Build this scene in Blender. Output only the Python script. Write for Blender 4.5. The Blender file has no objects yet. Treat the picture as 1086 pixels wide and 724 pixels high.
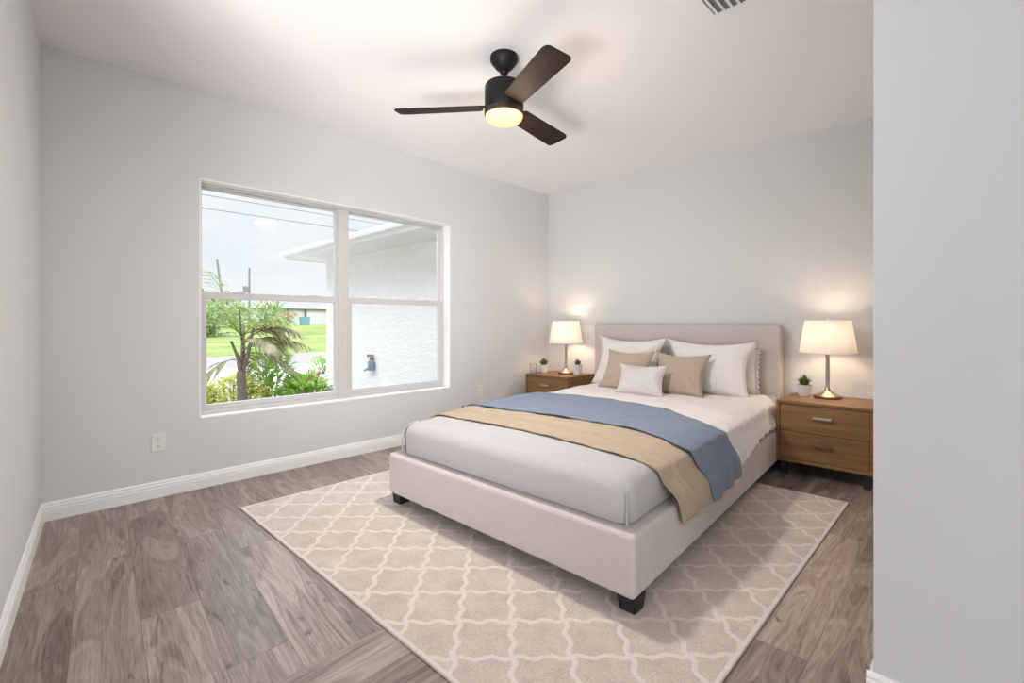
import bpy, bmesh, math, random
from mathutils import Vector, Matrix

# ------------------------------------------------------------------ camera, sky, sun, fill lights
S = bpy.context.scene
COL = S.collection
cam = bpy.data.cameras.new('camera')
cam.sensor_width = 36.0
cam.lens = 510.0 / 1086.0 * 36.0
cam.shift_y = -20.0 / 1086.0
cam.clip_start = 0.02
cam.clip_end = 600
cam_ob = bpy.data.objects.new('camera', cam)
cam_ob.location = (0, 0, 1.143)
cam_ob.rotation_euler = (math.pi / 2, 0, math.atan(493 / 510))
COL.objects.link(cam_ob)
S.camera = cam_ob
S.view_settings.view_transform = 'Standard'
S.view_settings.look = 'None'
S.view_settings.gamma = 1.0
S.view_settings.exposure = 0.22
try:
    S.view_settings.use_curve_mapping = False
except Exception:
    pass

SKY_STRENGTH = 0.86
ZENITH = 5.2
SUN_STRENGTH = 0.05
BACK_FILL = 29.0       # added fill light from behind the camera
SIDE_FILL = 46.0        # added fill light from the side of the hall
LAMP_WATT = 7.0
CEILING_FILL = 40.0        # added fill without a fixture, aimed up at the bedroom ceiling
FAN_WATT = 12.0
FAN_DOWN = 27.0          # the globe throws most of its light downwards

W = bpy.data.worlds.new('sky')
S.world = W
W.use_nodes = True
wn, wl = W.node_tree.nodes, W.node_tree.links
wn.clear()
wo = wn.new('ShaderNodeOutputWorld')
wb = wn.new('ShaderNodeBackground')
tc = wn.new('ShaderNodeTexCoord')
sx = wn.new('ShaderNodeSeparateXYZ')
wl.new(tc.outputs['Generated'], sx.inputs[0])
rp = wn.new('ShaderNodeValToRGB')
rp.color_ramp.elements[0].position = 0.0
rp.color_ramp.elements[0].color = (0.86, 0.91, 0.96, 1)
rp.color_ramp.elements[1].position = 0.6
rp.color_ramp.elements[1].color = (0.72, 0.83, 0.96, 1)
e = rp.color_ramp.elements.new(0.22)
e.color = (0.83, 0.895, 0.97, 1)
wl.new(sx.outputs[2], rp.inputs[0])
mp = wn.new('ShaderNodeMapping')
mp.inputs['Scale'].default_value = (1.6, 1.6, 5.0)
wl.new(tc.outputs['Generated'], mp.inputs[0])
nz = wn.new('ShaderNodeTexNoise')
nz.inputs['Scale'].default_value = 2.3
nz.inputs['Detail'].default_value = 6
nz.inputs['Roughness'].default_value = 0.55
wl.new(mp.outputs[0], nz.inputs['Vector'])
cr = wn.new('ShaderNodeValToRGB')
cr.color_ramp.elements[0].position = 0.36
cr.color_ramp.elements[1].position = 0.66
wl.new(nz.outputs[0], cr.inputs[0])
mx = wn.new('ShaderNodeMix')
mx.data_type = 'RGBA'
wl.new(cr.outputs[0], mx.inputs[0])
wl.new(rp.outputs[0], mx.inputs[6])
mx.inputs[7].default_value = (0.97, 0.98, 1.0, 1)
wl.new(mx.outputs[2], wb.inputs[0])
# overcast sky: the zenith is several times brighter than the horizon
mr = wn.new('ShaderNodeMapRange')
mr.interpolation_type = 'SMOOTHSTEP'
wl.new(sx.outputs[2], mr.inputs[0])
mr.inputs[1].default_value = 0.34
mr.inputs[2].default_value = 0.75
mr.inputs[3].default_value = SKY_STRENGTH
mr.inputs[4].default_value = SKY_STRENGTH * ZENITH
wl.new(mr.outputs[0], wb.inputs[1])
wl.new(wb.outputs[0], wo.inputs[0])


def add_light(name, kind, loc, energy, color=(1, 1, 1), rot=None, **kw):
    d = bpy.data.lights.new(name, kind)
    d.energy = energy
    d.color = color
    for k, v in kw.items():
        setattr(d, k, v)
    o = bpy.data.objects.new(name, d)
    o.location = loc
    if rot:
        o.rotation_euler = rot
    COL.objects.link(o)
    return o


def aim(o, d):
    o.rotation_euler = Vector(d).to_track_quat('-Z', 'Y').to_euler()


sun = add_light('sun', 'SUN', (0, 0, 20), SUN_STRENGTH, (1.0, 0.97, 0.92), angle=math.radians(8))
aim(sun, (0.0, 0.86, -0.52))
lb = add_light('back_fill', 'AREA', (0.6, -3.25, 1.45), BACK_FILL, (0.98, 0.99, 1.0), shape='RECTANGLE', size=4.2, size_y=2.0)  # unseen area light added to brighten the room from behind
aim(lb, (0, 1, 0))
ls = add_light('side_fill', 'AREA', (3.35, -1.0, 1.45), SIDE_FILL, (0.98, 0.99, 1.0), shape='RECTANGLE', size=2.4, size_y=2.0)  # second unseen area light, added to lift the bed's right side
aim(ls, (-1, 0, 0))
lh = add_light('ceiling_fill', 'AREA', (-0.70, -1.25, 0.2), CEILING_FILL, (1.0, 0.985, 0.97), shape='RECTANGLE', size=1.4, size_y=1.0)  # no lamp stands here; added to brighten the bedroom ceiling
lh.data.spread = math.radians(80)
aim(lh, (-2.35, 3.1, 2.2))


# ------------------------------------------------------------------ mesh helpers
class MB:
    def __init__(self):
        self.v, self.f = [], []

    def add(self, vs, fs):
        b = len(self.v)
        self.v += [tuple(p) for p in vs]
        self.f += [tuple(i + b for i in q) for q in fs]

    def box(self, x0, x1, y0, y1, z0, z1, M=None):
        vs = [Vector(p) for p in ((x0, y0, z0), (x1, y0, z0), (x1, y1, z0), (x0, y1, z0),
                                  (x0, y0, z1), (x1, y0, z1), (x1, y1, z1), (x0, y1, z1))]
        if M:
            vs = [M @ p for p in vs]
        self.add(vs, [(0, 3, 2, 1), (4, 5, 6, 7), (0, 1, 5, 4), (1, 2, 6, 5), (2, 3, 7, 6), (3, 0, 4, 7)])

    def hexa(self, b, t):
        self.add(list(b) + list(t), [(0, 3, 2, 1), (4, 5, 6, 7), (0, 1, 5, 4), (1, 2, 6, 5), (2, 3, 7, 6), (3, 0, 4, 7)])

    def lathe(self, prof, n=40, cx=0, cy=0, cz=0, cap=True):
        vs, fs = [], []
        m = len(prof)
        for r, z in prof:
            for k in range(n):
                a = 2 * math.pi * k / n
                vs.append((cx + r * math.cos(a), cy + r * math.sin(a), cz + z))
        for i in range(m - 1):
            for k in range(n):
                k2 = (k + 1) % n
                fs.append((i * n + k, i * n + k2, (i + 1) * n + k2, (i + 1) * n + k))
        if cap:
            fs.append(tuple(range(n - 1, -1, -1)))
            fs.append(tuple((m - 1) * n + k for k in range(n)))
        self.add(vs, fs)

    def tube(self, pts, r, n=8, r2=None):
        pts = [Vector(p) for p in pts]
        vs, fs = [], []
        m = len(pts)
        for i, p in enumerate(pts):
            t = (pts[min(i + 1, m - 1)] - pts[max(i - 1, 0)]).normalized()
            up = Vector((0, 0, 1)) if abs(t.z) < 0.9 else Vector((1, 0, 0))
            a = t.cross(up).normalized()
            b = t.cross(a).normalized()
            rr = r if r2 is None else r + (r2 - r) * i / (m - 1)
            for k in range(n):
                g = 2 * math.pi * k / n
                vs.append(p + a * (rr * math.cos(g)) + b * (rr * math.sin(g)))
        for i in range(m - 1):
            for k in range(n):
                k2 = (k + 1) % n
                fs.append((i * n + k, (i + 1) * n + k, (i + 1) * n + k2, i * n + k2))
        fs.append(tuple(range(n)))
        fs.append(tuple((m - 1) * n + k for k in range(n - 1, -1, -1)))
        self.add(vs, fs)

    def grid(self, fn, nu, nv):
        vs = [fn(i / nu, j / nv) for j in range(nv + 1) for i in range(nu + 1)]
        fs = [(j * (nu + 1) + i, j * (nu + 1) + i + 1, (j + 1) * (nu + 1) + i + 1, (j + 1) * (nu + 1) + i)
              for j in range(nv) for i in range(nu)]
        self.add(vs, fs)

    def build(self, name, mat, parent=None, smooth=None, bevel=0, seg=3, fix=True):
        me = bpy.data.meshes.new(name)
        me.from_pydata(self.v, [], self.f)
        if fix:
            bm = bmesh.new()
            bm.from_mesh(me)
            bmesh.ops.recalc_face_normals(bm, faces=bm.faces)
            bm.to_mesh(me)
            bm.free()
        me.materials.append(mat)
        if smooth is not None:
            me.polygons.foreach_set('use_smooth', [True] * len(me.polygons))
            if smooth < 180:
                me.set_sharp_from_angle(angle=math.radians(smooth))
        me.update()
        o = bpy.data.objects.new(name, me)
        COL.objects.link(o)
        if parent:
            o.parent = parent
        if bevel:
            b = o.modifiers.new('bevel', 'BEVEL')
            b.width = bevel
            b.segments = seg
            b.limit_method = 'ANGLE'
            b.angle_limit = math.radians(40)
            me.polygons.foreach_set('use_smooth', [True] * len(me.polygons))
            b.harden_normals = True
        return o


def empty(name, loc, label, cat, group=None, rz=0):
    o = bpy.data.objects.new(name, None)
    o.empty_display_size = 0.1
    o.location = loc
    o.rotation_euler = (0, 0, rz)
    COL.objects.link(o)
    return tag(o, label, cat, group)


def tag(o, label, cat, group=None):
    o['label'] = label
    o['category'] = cat
    if group:
        o['group'] = group
    return o


def struct(o):
    o['kind'] = 'structure'
    return o


def copy_tree(o, parent=None):
    c = o.copy()
    COL.objects.link(c)
    if parent:
        c.parent = parent
    for ch in list(o.children):
        copy_tree(ch, c)
    return c


# ------------------------------------------------------------------ material helpers
class NT:
    def __init__(self, name):
        self.m = bpy.data.materials.new(name)
        self.m.use_nodes = True
        self.n, self.l = self.m.node_tree.nodes, self.m.node_tree.links
        self.n.clear()
        self.out = self.n.new('ShaderNodeOutputMaterial')

    def new(self, t, **kw):
        x = self.n.new(t)
        for k, v in kw.items():
            setattr(x, k, v)
        return x

    def put(self, sock, v):
        if isinstance(v, bpy.types.NodeSocket):
            self.l.new(v, sock)
        elif isinstance(v, (tuple, list)) and len(v) == 3 and sock.type == 'RGBA':
            sock.default_value = (*v, 1)
        else:
            sock.default_value = v

    def math(self, op, a, b=0.0, c=0.0):
        x = self.new('ShaderNodeMath', operation=op)
        self.put(x.inputs[0], a)
        self.put(x.inputs[1], b)
        self.put(x.inputs[2], c)
        return x.outputs[0]

    def mix(self, f, a, b, blend='MIX'):
        x = self.new('ShaderNodeMix', data_type='RGBA', blend_type=blend)
        self.put(x.inputs[0], f)
        self.put(x.inputs[6], a)
        self.put(x.inputs[7], b)
        return x.outputs[2]

    def mixf(self, f, a, b):
        x = self.new('ShaderNodeMix', data_type='FLOAT')
        self.put(x.inputs[0], f)
        self.put(x.inputs[2], a)
        self.put(x.inputs[3], b)
        return x.outputs[0]

    def coord(self, kind='Object'):
        return self.new('ShaderNodeTexCoord').outputs[kind]

    def pos(self):
        return self.new('ShaderNodeNewGeometry').outputs['Position']

    def xyz(self, v):
        x = self.new('ShaderNodeSeparateXYZ')
        self.l.new(v, x.inputs[0])
        return x.outputs

    def comb(self, x, y, z):
        c = self.new('ShaderNodeCombineXYZ')
        self.put(c.inputs[0], x)
        self.put(c.inputs[1], y)
        self.put(c.inputs[2], z)
        return c.outputs[0]

    def scale(self, v, s):
        x = self.new('ShaderNodeMapping')
        self.l.new(v, x.inputs[0])
        x.inputs['Scale'].default_value = s
        return x.outputs[0]

    def noise(self, v, scale=5, detail=3, rough=0.5, dist=0.0):
        x = self.new('ShaderNodeTexNoise')
        if v is not None:
            self.l.new(v, x.inputs['Vector'])
        x.inputs['Scale'].default_value = scale
        x.inputs['Detail'].default_value = detail
        x.inputs['Roughness'].default_value = rough
        x.inputs['Distortion'].default_value = dist
        return x.outputs[0]

    def ramp(self, f, stops):
        x = self.new('ShaderNodeValToRGB')
        while len(x.color_ramp.elements) < len(stops):
            x.color_ramp.elements.new(0.5)
        for el, (p, c) in zip(x.color_ramp.elements, stops):
            el.position = p
            el.color = (*c, 1) if len(c) == 3 else c
        self.l.new(f, x.inputs[0])
        return x.outputs[0]

    def bump(self, h, strength=0.2, dist=0.01):
        x = self.new('ShaderNodeBump')
        x.inputs['Strength'].default_value = strength
        x.inputs['Distance'].default_value = dist
        self.l.new(h, x.inputs['Height'])
        return x.outputs[0]

    def principled(self, color, rough=0.6, metal=0.0, normal=None, **kw):
        p = self.new('ShaderNodeBsdfPrincipled')
        self.put(p.inputs['Base Color'], color)
        self.put(p.inputs['Roughness'], rough)
        self.put(p.inputs['Metallic'], metal)
        if normal is not None:
            self.l.new(normal, p.inputs['Normal'])
        for k, v in kw.items():
            self.put(p.inputs[k], v)
        return p

    def done(self, sh):
        self.l.new(sh.outputs[0] if hasattr(sh, 'outputs') else sh, self.out.inputs[0])
        return self.m


def plain(name, color, rough=0.5, metal=0.0, var=0.04, vscale=6, bump=0.0, bscale=300, spec=0.5):
    t = NT(name)
    c = t.coord()
    nf = t.noise(c, vscale, 3)
    lo = tuple(x * (1 - var) for x in color)
    hi = tuple(min(1, x * (1 + var)) for x in color)
    col = t.mix(nf, lo, hi)
    nm = t.bump(t.noise(c, bscale, 2), bump, 0.002) if bump else None
    p = t.principled(col, rough, metal, nm)
    p.inputs['Specular IOR Level'].default_value = spec
    return t.done(p)


def fabric(name, color, var=0.08, weave=700, bump=0.25, wrinkle=0.0, wscale=4.0, sheen=0.2, streak=0.0):
    t = NT(name)
    c = t.coord()
    n1 = t.noise(t.scale(c, (1, 1, 0.12)), weave, 2, 0.6)
    n2 = t.noise(t.scale(c, (0.12, 0.12, 1)), weave, 2, 0.6)
    w = t.math('MULTIPLY', t.math('ADD', n1, n2), 0.5)
    n3 = t.noise(c, 9, 4, 0.6)
    f = t.math('ADD', t.math('MULTIPLY', w, 0.88), t.math('MULTIPLY', n3, 0.12))
    if streak:
        n4 = t.noise(t.scale(c, (3, 60, 8)), 1.0, 4, 0.6)
        f = t.math('ADD', t.math('MULTIPLY', f, 1 - streak), t.math('MULTIPLY', n4, streak))
    fr = t.ramp(f, [(0.3, tuple(x * (1 - var * 1.6) for x in color)), (0.7, tuple(min(1, x * (1 + var * 1.6)) for x in color))])
    h = w
    nm = t.bump(h, bump, 0.002)
    if wrinkle:
        wn_ = t.noise(c, wscale, 4, 0.55, 1.2)
        b2 = t.new('ShaderNodeBump')
        b2.inputs['Strength'].default_value = wrinkle
        b2.inputs['Distance'].default_value = 0.05
        t.l.new(wn_, b2.inputs['Height'])
        t.l.new(nm, b2.inputs['Normal'])
        nm = b2.outputs[0]
    p = t.principled(fr, 0.9, 0, nm)
    p.inputs['Sheen Weight'].default_value = sheen
    p.inputs['Specular IOR Level'].default_value = 0.2
    return t.done(p)


def wood(name, c0, c1, axis=0, rough=0.45, scale=1.0, spec=0.4):
    t = NT(name)
    c = t.coord()
    s = [22.0, 22.0, 22.0]
    s[axis] = 1.6
    v = t.scale(c, tuple(x * scale for x in s))
    n = t.noise(v, 1.0, 5, 0.6, 0.7)
    s2 = [160.0, 160.0, 160.0]
    s2[axis] = 5.0
    n2 = t.noise(t.scale(c, tuple(s2)), 1.0, 3, 0.6)
    f = t.math('ADD', t.math('MULTIPLY', n, 0.7), t.math('MULTIPLY', n2, 0.3))
    col = t.ramp(f, [(0.32, c0), (0.5, tuple((a + b) / 2 for a, b in zip(c0, c1))), (0.68, c1)])
    p = t.principled(col, rough, 0, t.bump(n2, 0.12, 0.002))
    p.inputs['Specular IOR Level'].default_value = spec
    return t.done(p)


def paint(name, color, bump=0.06):
    t = NT(name)
    c = t.pos()
    n = t.noise(c, 130, 3, 0.6)
    n2 = t.noise(c, 1.2, 2)
    col = t.mix(n2, tuple(x * 0.985 for x in color), tuple(min(1, x * 1.015) for x in color))
    p = t.principled(col, 0.85, 0, t.bump(n, bump, 0.003))
    p.inputs['Specular IOR Level'].default_value = 0.25
    return t.done(p)


M = {}
M['wall'] = paint('wall_paint', (0.675, 0.68, 0.685))
M['ceiling'] = paint('ceiling_paint', (0.88, 0.865, 0.87), 0.1)
M['trim'] = plain('trim_white', (0.86, 0.86, 0.855), 0.4, var=0.01)
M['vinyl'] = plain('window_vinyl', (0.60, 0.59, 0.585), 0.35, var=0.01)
M['black_metal'] = plain('black_metal', (0.006, 0.006, 0.006), 0.5, 0.0, var=0.1, spec=0.3)
M['black_leg'] = plain('black_leg', (0.012, 0.012, 0.013), 0.5, var=0.15)
M['steel'] = plain('brushed_steel', (0.62, 0.61, 0.59), 0.32, 1.0, var=0.05)
M['bronze'] = plain('dull_bronze', (0.20, 0.15, 0.10), 0.45, 0.8, var=0.12)
M['brass'] = plain('antique_brass', (0.50, 0.40, 0.27), 0.3, 1.0, var=0.08)
M['oak'] = wood('oak_wood', (0.155, 0.078, 0.028), (0.33, 0.18, 0.075), 0)
M['oak_side'] = wood('oak_end', (0.155, 0.078, 0.028), (0.33, 0.18, 0.075), 1)
M['dark_gap'] = plain('recess_shade', (0.05, 0.03, 0.018), 0.8)
M['blade'] = wood('espresso_wood', (0.020, 0.012, 0.009), (0.036, 0.023, 0.018), 0, 0.6, 1.0, 0.12)
M['linen'] = fabric('linen_upholstery', (0.56, 0.50, 0.475), 0.09, 500, 0.35)
M['sheet'] = fabric('pale_sheet', (0.475, 0.45, 0.455), 0.03, 600, 0.15, 0.16, 3.0)
M['duvet'] = fabric('white_duvet', (0.80, 0.755, 0.73), 0.02, 600, 0.12, 0.3, 9.0)
M['white_pillow'] = fabric('white_cotton', (0.80, 0.765, 0.745), 0.02, 600, 0.12, 0.35, 9.0)
M['beige_pillow'] = fabric('beige_cotton', (0.46, 0.375, 0.29), 0.04, 600, 0.2, 0.3, 9.0)
M['grey_pillow'] = fabric('pale_grey_linen', (0.63, 0.59, 0.575), 0.09, 300, 0.4, 0.15, 9.0)
M['beige_throw'] = fabric('beige_wool', (0.43, 0.33, 0.235), 0.06, 350, 0.4, 0.15, 6.0, streak=0.2)
M['blue_throw'] = fabric('blue_wool', (0.165, 0.212, 0.29), 0.20, 350, 0.4, 0.15, 6.0, streak=0.35)
M['ceramic'] = plain('white_ceramic', (0.72, 0.71, 0.70), 0.4, var=0.06, vscale=40)
M['soil'] = plain('soil', (0.05, 0.035, 0.022), 0.95, var=0.4, vscale=120)
M['plate'] = plain('outlet_plastic', (0.78, 0.77, 0.75), 0.35, var=0.01)
M['slot'] = plain('outlet_slot', (0.10, 0.10, 0.10), 0.6)


def leafmat(name, c0, c1, trans=0.35, scale=6):
    t = NT(name)
    n = t.noise(t.coord(), scale, 3, 0.6)
    col = t.ramp(n, [(0.35, c0), (0.65, c1)])
    p = t.principled(col, 0.5)
    tr = t.new('ShaderNodeBsdfTranslucent')
    t.l.new(col, tr.inputs[0])
    m = t.new('ShaderNodeMixShader')
    m.inputs[0].default_value = trans
    t.l.new(p.outputs[0], m.inputs[1])
    t.l.new(tr.outputs[0], m.inputs[2])
    return t.done(m)


M['leaf_small'] = leafmat('pot_leaf', (0.06, 0.13, 0.03), (0.22, 0.30, 0.07), 0.2, 60)
M['leaf_dusty'] = leafmat('dusty_leaf', (0.05, 0.10, 0.05), (0.16, 0.22, 0.11), 0.2, 60)
M['palm_leaf'] = leafmat('palm_leaf', (0.22, 0.21, 0.09), (0.46, 0.42, 0.26), 0.3, 5)
M['palm_young'] = leafmat('palm_young', (0.50, 0.26, 0.12), (0.55, 0.42, 0.22), 0.4, 5)
M['palm_green'] = leafmat('palm_green', (0.16, 0.25, 0.05), (0.34, 0.42, 0.13), 0.4, 5)
M['hedge_leaf'] = leafmat('gold_hedge_leaf', (0.44, 0.44, 0.06), (0.72, 0.70, 0.22), 0.4, 9)
M['bush_leaf'] = leafmat('broad_leaf', (0.19, 0.40, 0.05), (0.46, 0.62, 0.15), 0.45, 5)
M['red_leaf'] = leafmat('red_leaf', (0.30, 0.07, 0.05), (0.50, 0.24, 0.16), 0.3, 5)
M['far_leaf'] = leafmat('far_leaf', (0.24, 0.34, 0.12), (0.44, 0.52, 0.26), 0.3, 1.5)
M['bark'] = plain('grey_bark', (0.26, 0.22, 0.19), 0.9, var=0.3, vscale=20)
M['green_stem'] = plain('green_stem', (0.22, 0.32, 0.08), 0.8, var=0.2, vscale=20)
M['stem'] = plain('brown_stem', (0.14, 0.10, 0.06), 0.9, var=0.3, vscale=20)


def glass_mat(name, tint=(0.98, 0.99, 0.99), refl=0.05):
    t = NT(name)
    tr = t.new('ShaderNodeBsdfTransparent')
    tr.inputs[0].default_value = (*tint, 1)
    gl = t.new('ShaderNodeBsdfGlossy')
    gl.inputs['Roughness'].default_value = 0.02
    lw = t.new('ShaderNodeLayerWeight')
    lw.inputs[0].default_value = 0.25
    f = t.math('MULTIPLY', lw.outputs['Fresnel'], refl * 6)
    f = t.math('MINIMUM', f, 0.6)
    m = t.new('ShaderNodeMixShader')
    t.l.new(f, m.inputs[0])
    t.l.new(tr.outputs[0], m.inputs[1])
    t.l.new(gl.outputs[0], m.inputs[2])
    return t.done(m)


M['ring'] = plain('ring_bronze', (0.045, 0.026, 0.015), 0.45, 0.2)
M['glass'] = glass_mat('window_glass', refl=0.012)
M['tumbler'] = glass_mat('tumbler_glass', (0.93, 0.92, 0.91), 0.12)


def shade_mat():
    t = NT('lampshade_cloth')
    n = t.noise(t.scale(t.coord(), (1, 1, 0.2)), 300, 2)
    col = t.mix(n, (0.84, 0.81, 0.77), (0.90, 0.87, 0.84))
    d = t.principled(col, 0.9)
    tr = t.new('ShaderNodeBsdfTranslucent')
    t.l.new(col, tr.inputs[0])
    m = t.new('ShaderNodeMixShader')
    m.inputs[0].default_value = 0.36
    t.l.new(d.outputs[0], m.inputs[1])
    t.l.new(tr.outputs[0], m.inputs[2])
    return t.done(m)


def emit_mat(name, col, s):
    t = NT(name)
    lw = t.new('ShaderNodeLayerWeight')
    lw.inputs[0].default_value = 0.4
    c = t.mix(lw.outputs['Facing'], col, (col[0], col[1] * 0.72, col[2] * 0.42))
    em = t.new('ShaderNodeEmission')
    t.l.new(c, em.inputs[0])
    em.inputs[1].default_value = s
    return t.done(em)


M['shade'] = shade_mat()
M['bulb'] = emit_mat('warm_bulb', (1.0, 0.80, 0.55), 6.0)
M['fan_globe'] = emit_mat('fan_globe', (1.0, 0.86, 0.62), 1.25)


def floor_mat():
    t = NT('wood_plank_floor')
    x, y, z = t.xyz(t.pos())
    # boards run across the room, and along it in the strip beside the doorway wall
    sw = t.math('GREATER_THAN', x, -1.6)
    yl = t.math('ADD', y, t.math('MULTIPLY', x, 0.095))
    u = t.mixf(sw, x, y)
    v = t.mixf(sw, yl, t.math('ADD', x, 0.527))
    PW, PL = 0.20, 1.22
    vv = t.math('DIVIDE', t.math('SUBTRACT', v, 0.117), PW)
    row = t.math('FLOOR', vv)
    wn1 = t.new('ShaderNodeTexWhiteNoise', noise_dimensions='1D')
    t.l.new(row, wn1.inputs['W'])
    uu = t.math('ADD', t.math('DIVIDE', u, PL), t.math('ADD', wn1.outputs[0], 0.31))
    cell = t.math('FLOOR', uu)
    wn2 = t.new('ShaderNodeTexWhiteNoise', noise_dimensions='2D')
    t.l.new(t.comb(row, cell, 0), wn2.inputs['Vector'])
    rnd = wn2.outputs[0]
    off = t.math('MULTIPLY', rnd, 40.0)
    gx = t.math('ADD', t.math('MULTIPLY', u, 1.0), off)
    gv = t.comb(gx, t.math('ADD', v, t.math('MULTIPLY', off, 3.0)), 0)
    big = t.noise(t.scale(gv, (1.1, 8.5, 1)), 1.0, 4, 0.55, 0.9)
    ring = t.math('FRACT', t.math('MULTIPLY', big, 7.0))
    ring = t.math('ABSOLUTE', t.math('SUBTRACT', ring, 0.5))
    fine = t.noise(t.scale(gv, (6, 130, 1)), 1.0, 4, 0.65, 0.3)
    blotch = t.noise(t.scale(gv, (1.6, 5, 1)), 1.0, 3, 0.5)
    knot = t.noise(t.scale(gv, (3.0, 9.0, 1)), 1.0, 3, 0.7, 2.2)
    f = t.math('ADD', t.math('MULTIPLY', fine, 0.36), t.math('MULTIPLY', big, 0.33))
    f = t.math('ADD', f, t.math('MULTIPLY', ring, 0.20))
    f = t.math('ADD', f, t.math('MULTIPLY', blotch, 0.18))
    col = t.ramp(f, [(0.36, (0.135, 0.097, 0.076)), (0.50, (0.29, 0.228, 0.19)), (0.65, (0.46, 0.385, 0.335))])
    kd = t.ramp(knot, [(0.61, (1, 1, 1)), (0.70, (0.42, 0.38, 0.36))])
    col = t.mix(1.0, col, kd, 'MULTIPLY')
    tone = t.ramp(rnd, [(0.0, (0.74, 0.725, 0.72)), (0.5, (0.95, 0.94, 0.935)), (1.0, (1.13, 1.12, 1.13))])
    col = t.mix(1.0, col, tone, 'MULTIPLY')
    ev = t.math('ABSOLUTE', t.math('SUBTRACT', t.math('FRACT', vv), 0.5))
    eu = t.math('ABSOLUTE', t.math('SUBTRACT', t.math('FRACT', uu), 0.5))
    seam = t.math('MAXIMUM', t.math('GREATER_THAN', ev, 0.4935), t.math('GREATER_THAN', eu, 0.4988))
    col = t.mix(t.math('MULTIPLY', seam, 0.65), col, (0.07, 0.05, 0.04))
    h = t.math('SUBTRACT', t.math('MULTIPLY', fine, 0.4), seam)
    p = t.principled(col, t.mixf(fine, 0.28, 0.42), 0, t.bump(h, 0.12, 0.002))
    p.inputs['Specular IOR Level'].default_value = 0.5
    return t.done(p)


M['floor'] = floor_mat()


def rug_mat():
    t = NT('trellis_rug')
    x, y, z = t.xyz(t.pos())
    fx = t.math('DIVIDE', t.math('ADD', x, 1.555), 0.283)
    fy = t.math('DIVIDE', t.math('SUBTRACT', y, 1.314), 0.283)
    p = t.math('ADD', fx, fy)
    q = t.math('SUBTRACT', fy, fx)

    def line(a, b):
        w = t.math('MULTIPLY', t.math('SINE', t.math('MULTIPLY', b, 4 * math.pi)), 0.038)
        d = t.math('ABSOLUTE', t.math('SUBTRACT', t.math('FRACT', t.math('ADD', t.math('ADD', a, w), 0.5)), 0.5))
        return d
    d1 = line(p, q)
    d2 = line(q, t.math('MULTIPLY', p, -1.0))
    d = t.math('MINIMUM', d1, d2)
    nj = t.noise(t.pos(), 70, 3)
    d = t.math('ADD', d, t.math('MULTIPLY', t.math('SUBTRACT', nj, 0.5), 0.05))
    s = t.new('ShaderNodeMapRange', interpolation_type='SMOOTHSTEP')
    t.l.new(d, s.inputs[0])
    s.inputs[1].default_value = 0.036
    s.inputs[2].default_value = 0.066
    s.inputs[3].default_value = 1
    s.inputs[4].default_value = 0
    ex = t.math('MINIMUM', t.math('SUBTRACT', x, -3.255), t.math('SUBTRACT', -0.58, x))
    ey = t.math('MINIMUM', t.math('SUBTRACT', y, 0.96), t.math('SUBTRACT', 3.66, y))
    edge = t.math('LESS_THAN', t.math('MINIMUM', ex, ey), 0.018)
    ln = t.math('MAXIMUM', s.outputs[0], edge)
    pile = t.noise(t.pos(), 150, 4, 0.75)
    soft = t.noise(t.pos(), 9, 3, 0.6)
    base = t.ramp(t.math('ADD', t.math('MULTIPLY', pile, 0.7), t.math('MULTIPLY', soft, 0.3)),
                  [(0.34, (0.40, 0.335, 0.29)), (0.64, (0.66, 0.575, 0.51))])
    lite = t.ramp(pile, [(0.3, (0.58, 0.51, 0.46)), (0.7, (0.76, 0.68, 0.62))])
    col = t.mix(ln, base, lite)
    h = t.math('ADD', t.math('MULTIPLY', pile, 0.6), t.math('MULTIPLY', ln, -0.2))
    b = t.principled(col, 0.95, 0, t.bump(h, 0.5, 0.006))
    b.inputs['Specular IOR Level'].default_value = 0.1
    b.inputs['Sheen Weight'].default_value = 0.15
    return t.done(b)


M['rug'] = rug_mat()
M['rug_back'] = plain('rug_edge', (0.50, 0.43, 0.38), 0.9, var=0.1, vscale=80)


def stucco():
    t = NT('white_stucco')
    c = t.pos()
    n = t.noise(t.scale(c, (3, 3, 9)), 2.2, 5, 0.65)
    col = t.ramp(n, [(0.3, (0.76, 0.735, 0.72)), (0.7, (0.84, 0.815, 0.80))])
    p = t.principled(col, 0.9, 0, t.bump(n, 0.5, 0.03))
    return t.done(p)


M['stucco'] = stucco()
M['fascia'] = plain('fascia_white', (0.74, 0.74, 0.73), 0.5, var=0.02)
M['soffit'] = plain('soffit_white', (0.80, 0.79, 0.76), 0.7, var=0.02)
M['roof'] = plain('grey_shingle', (0.30, 0.30, 0.32), 0.9, var=0.15, vscale=4)


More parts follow.
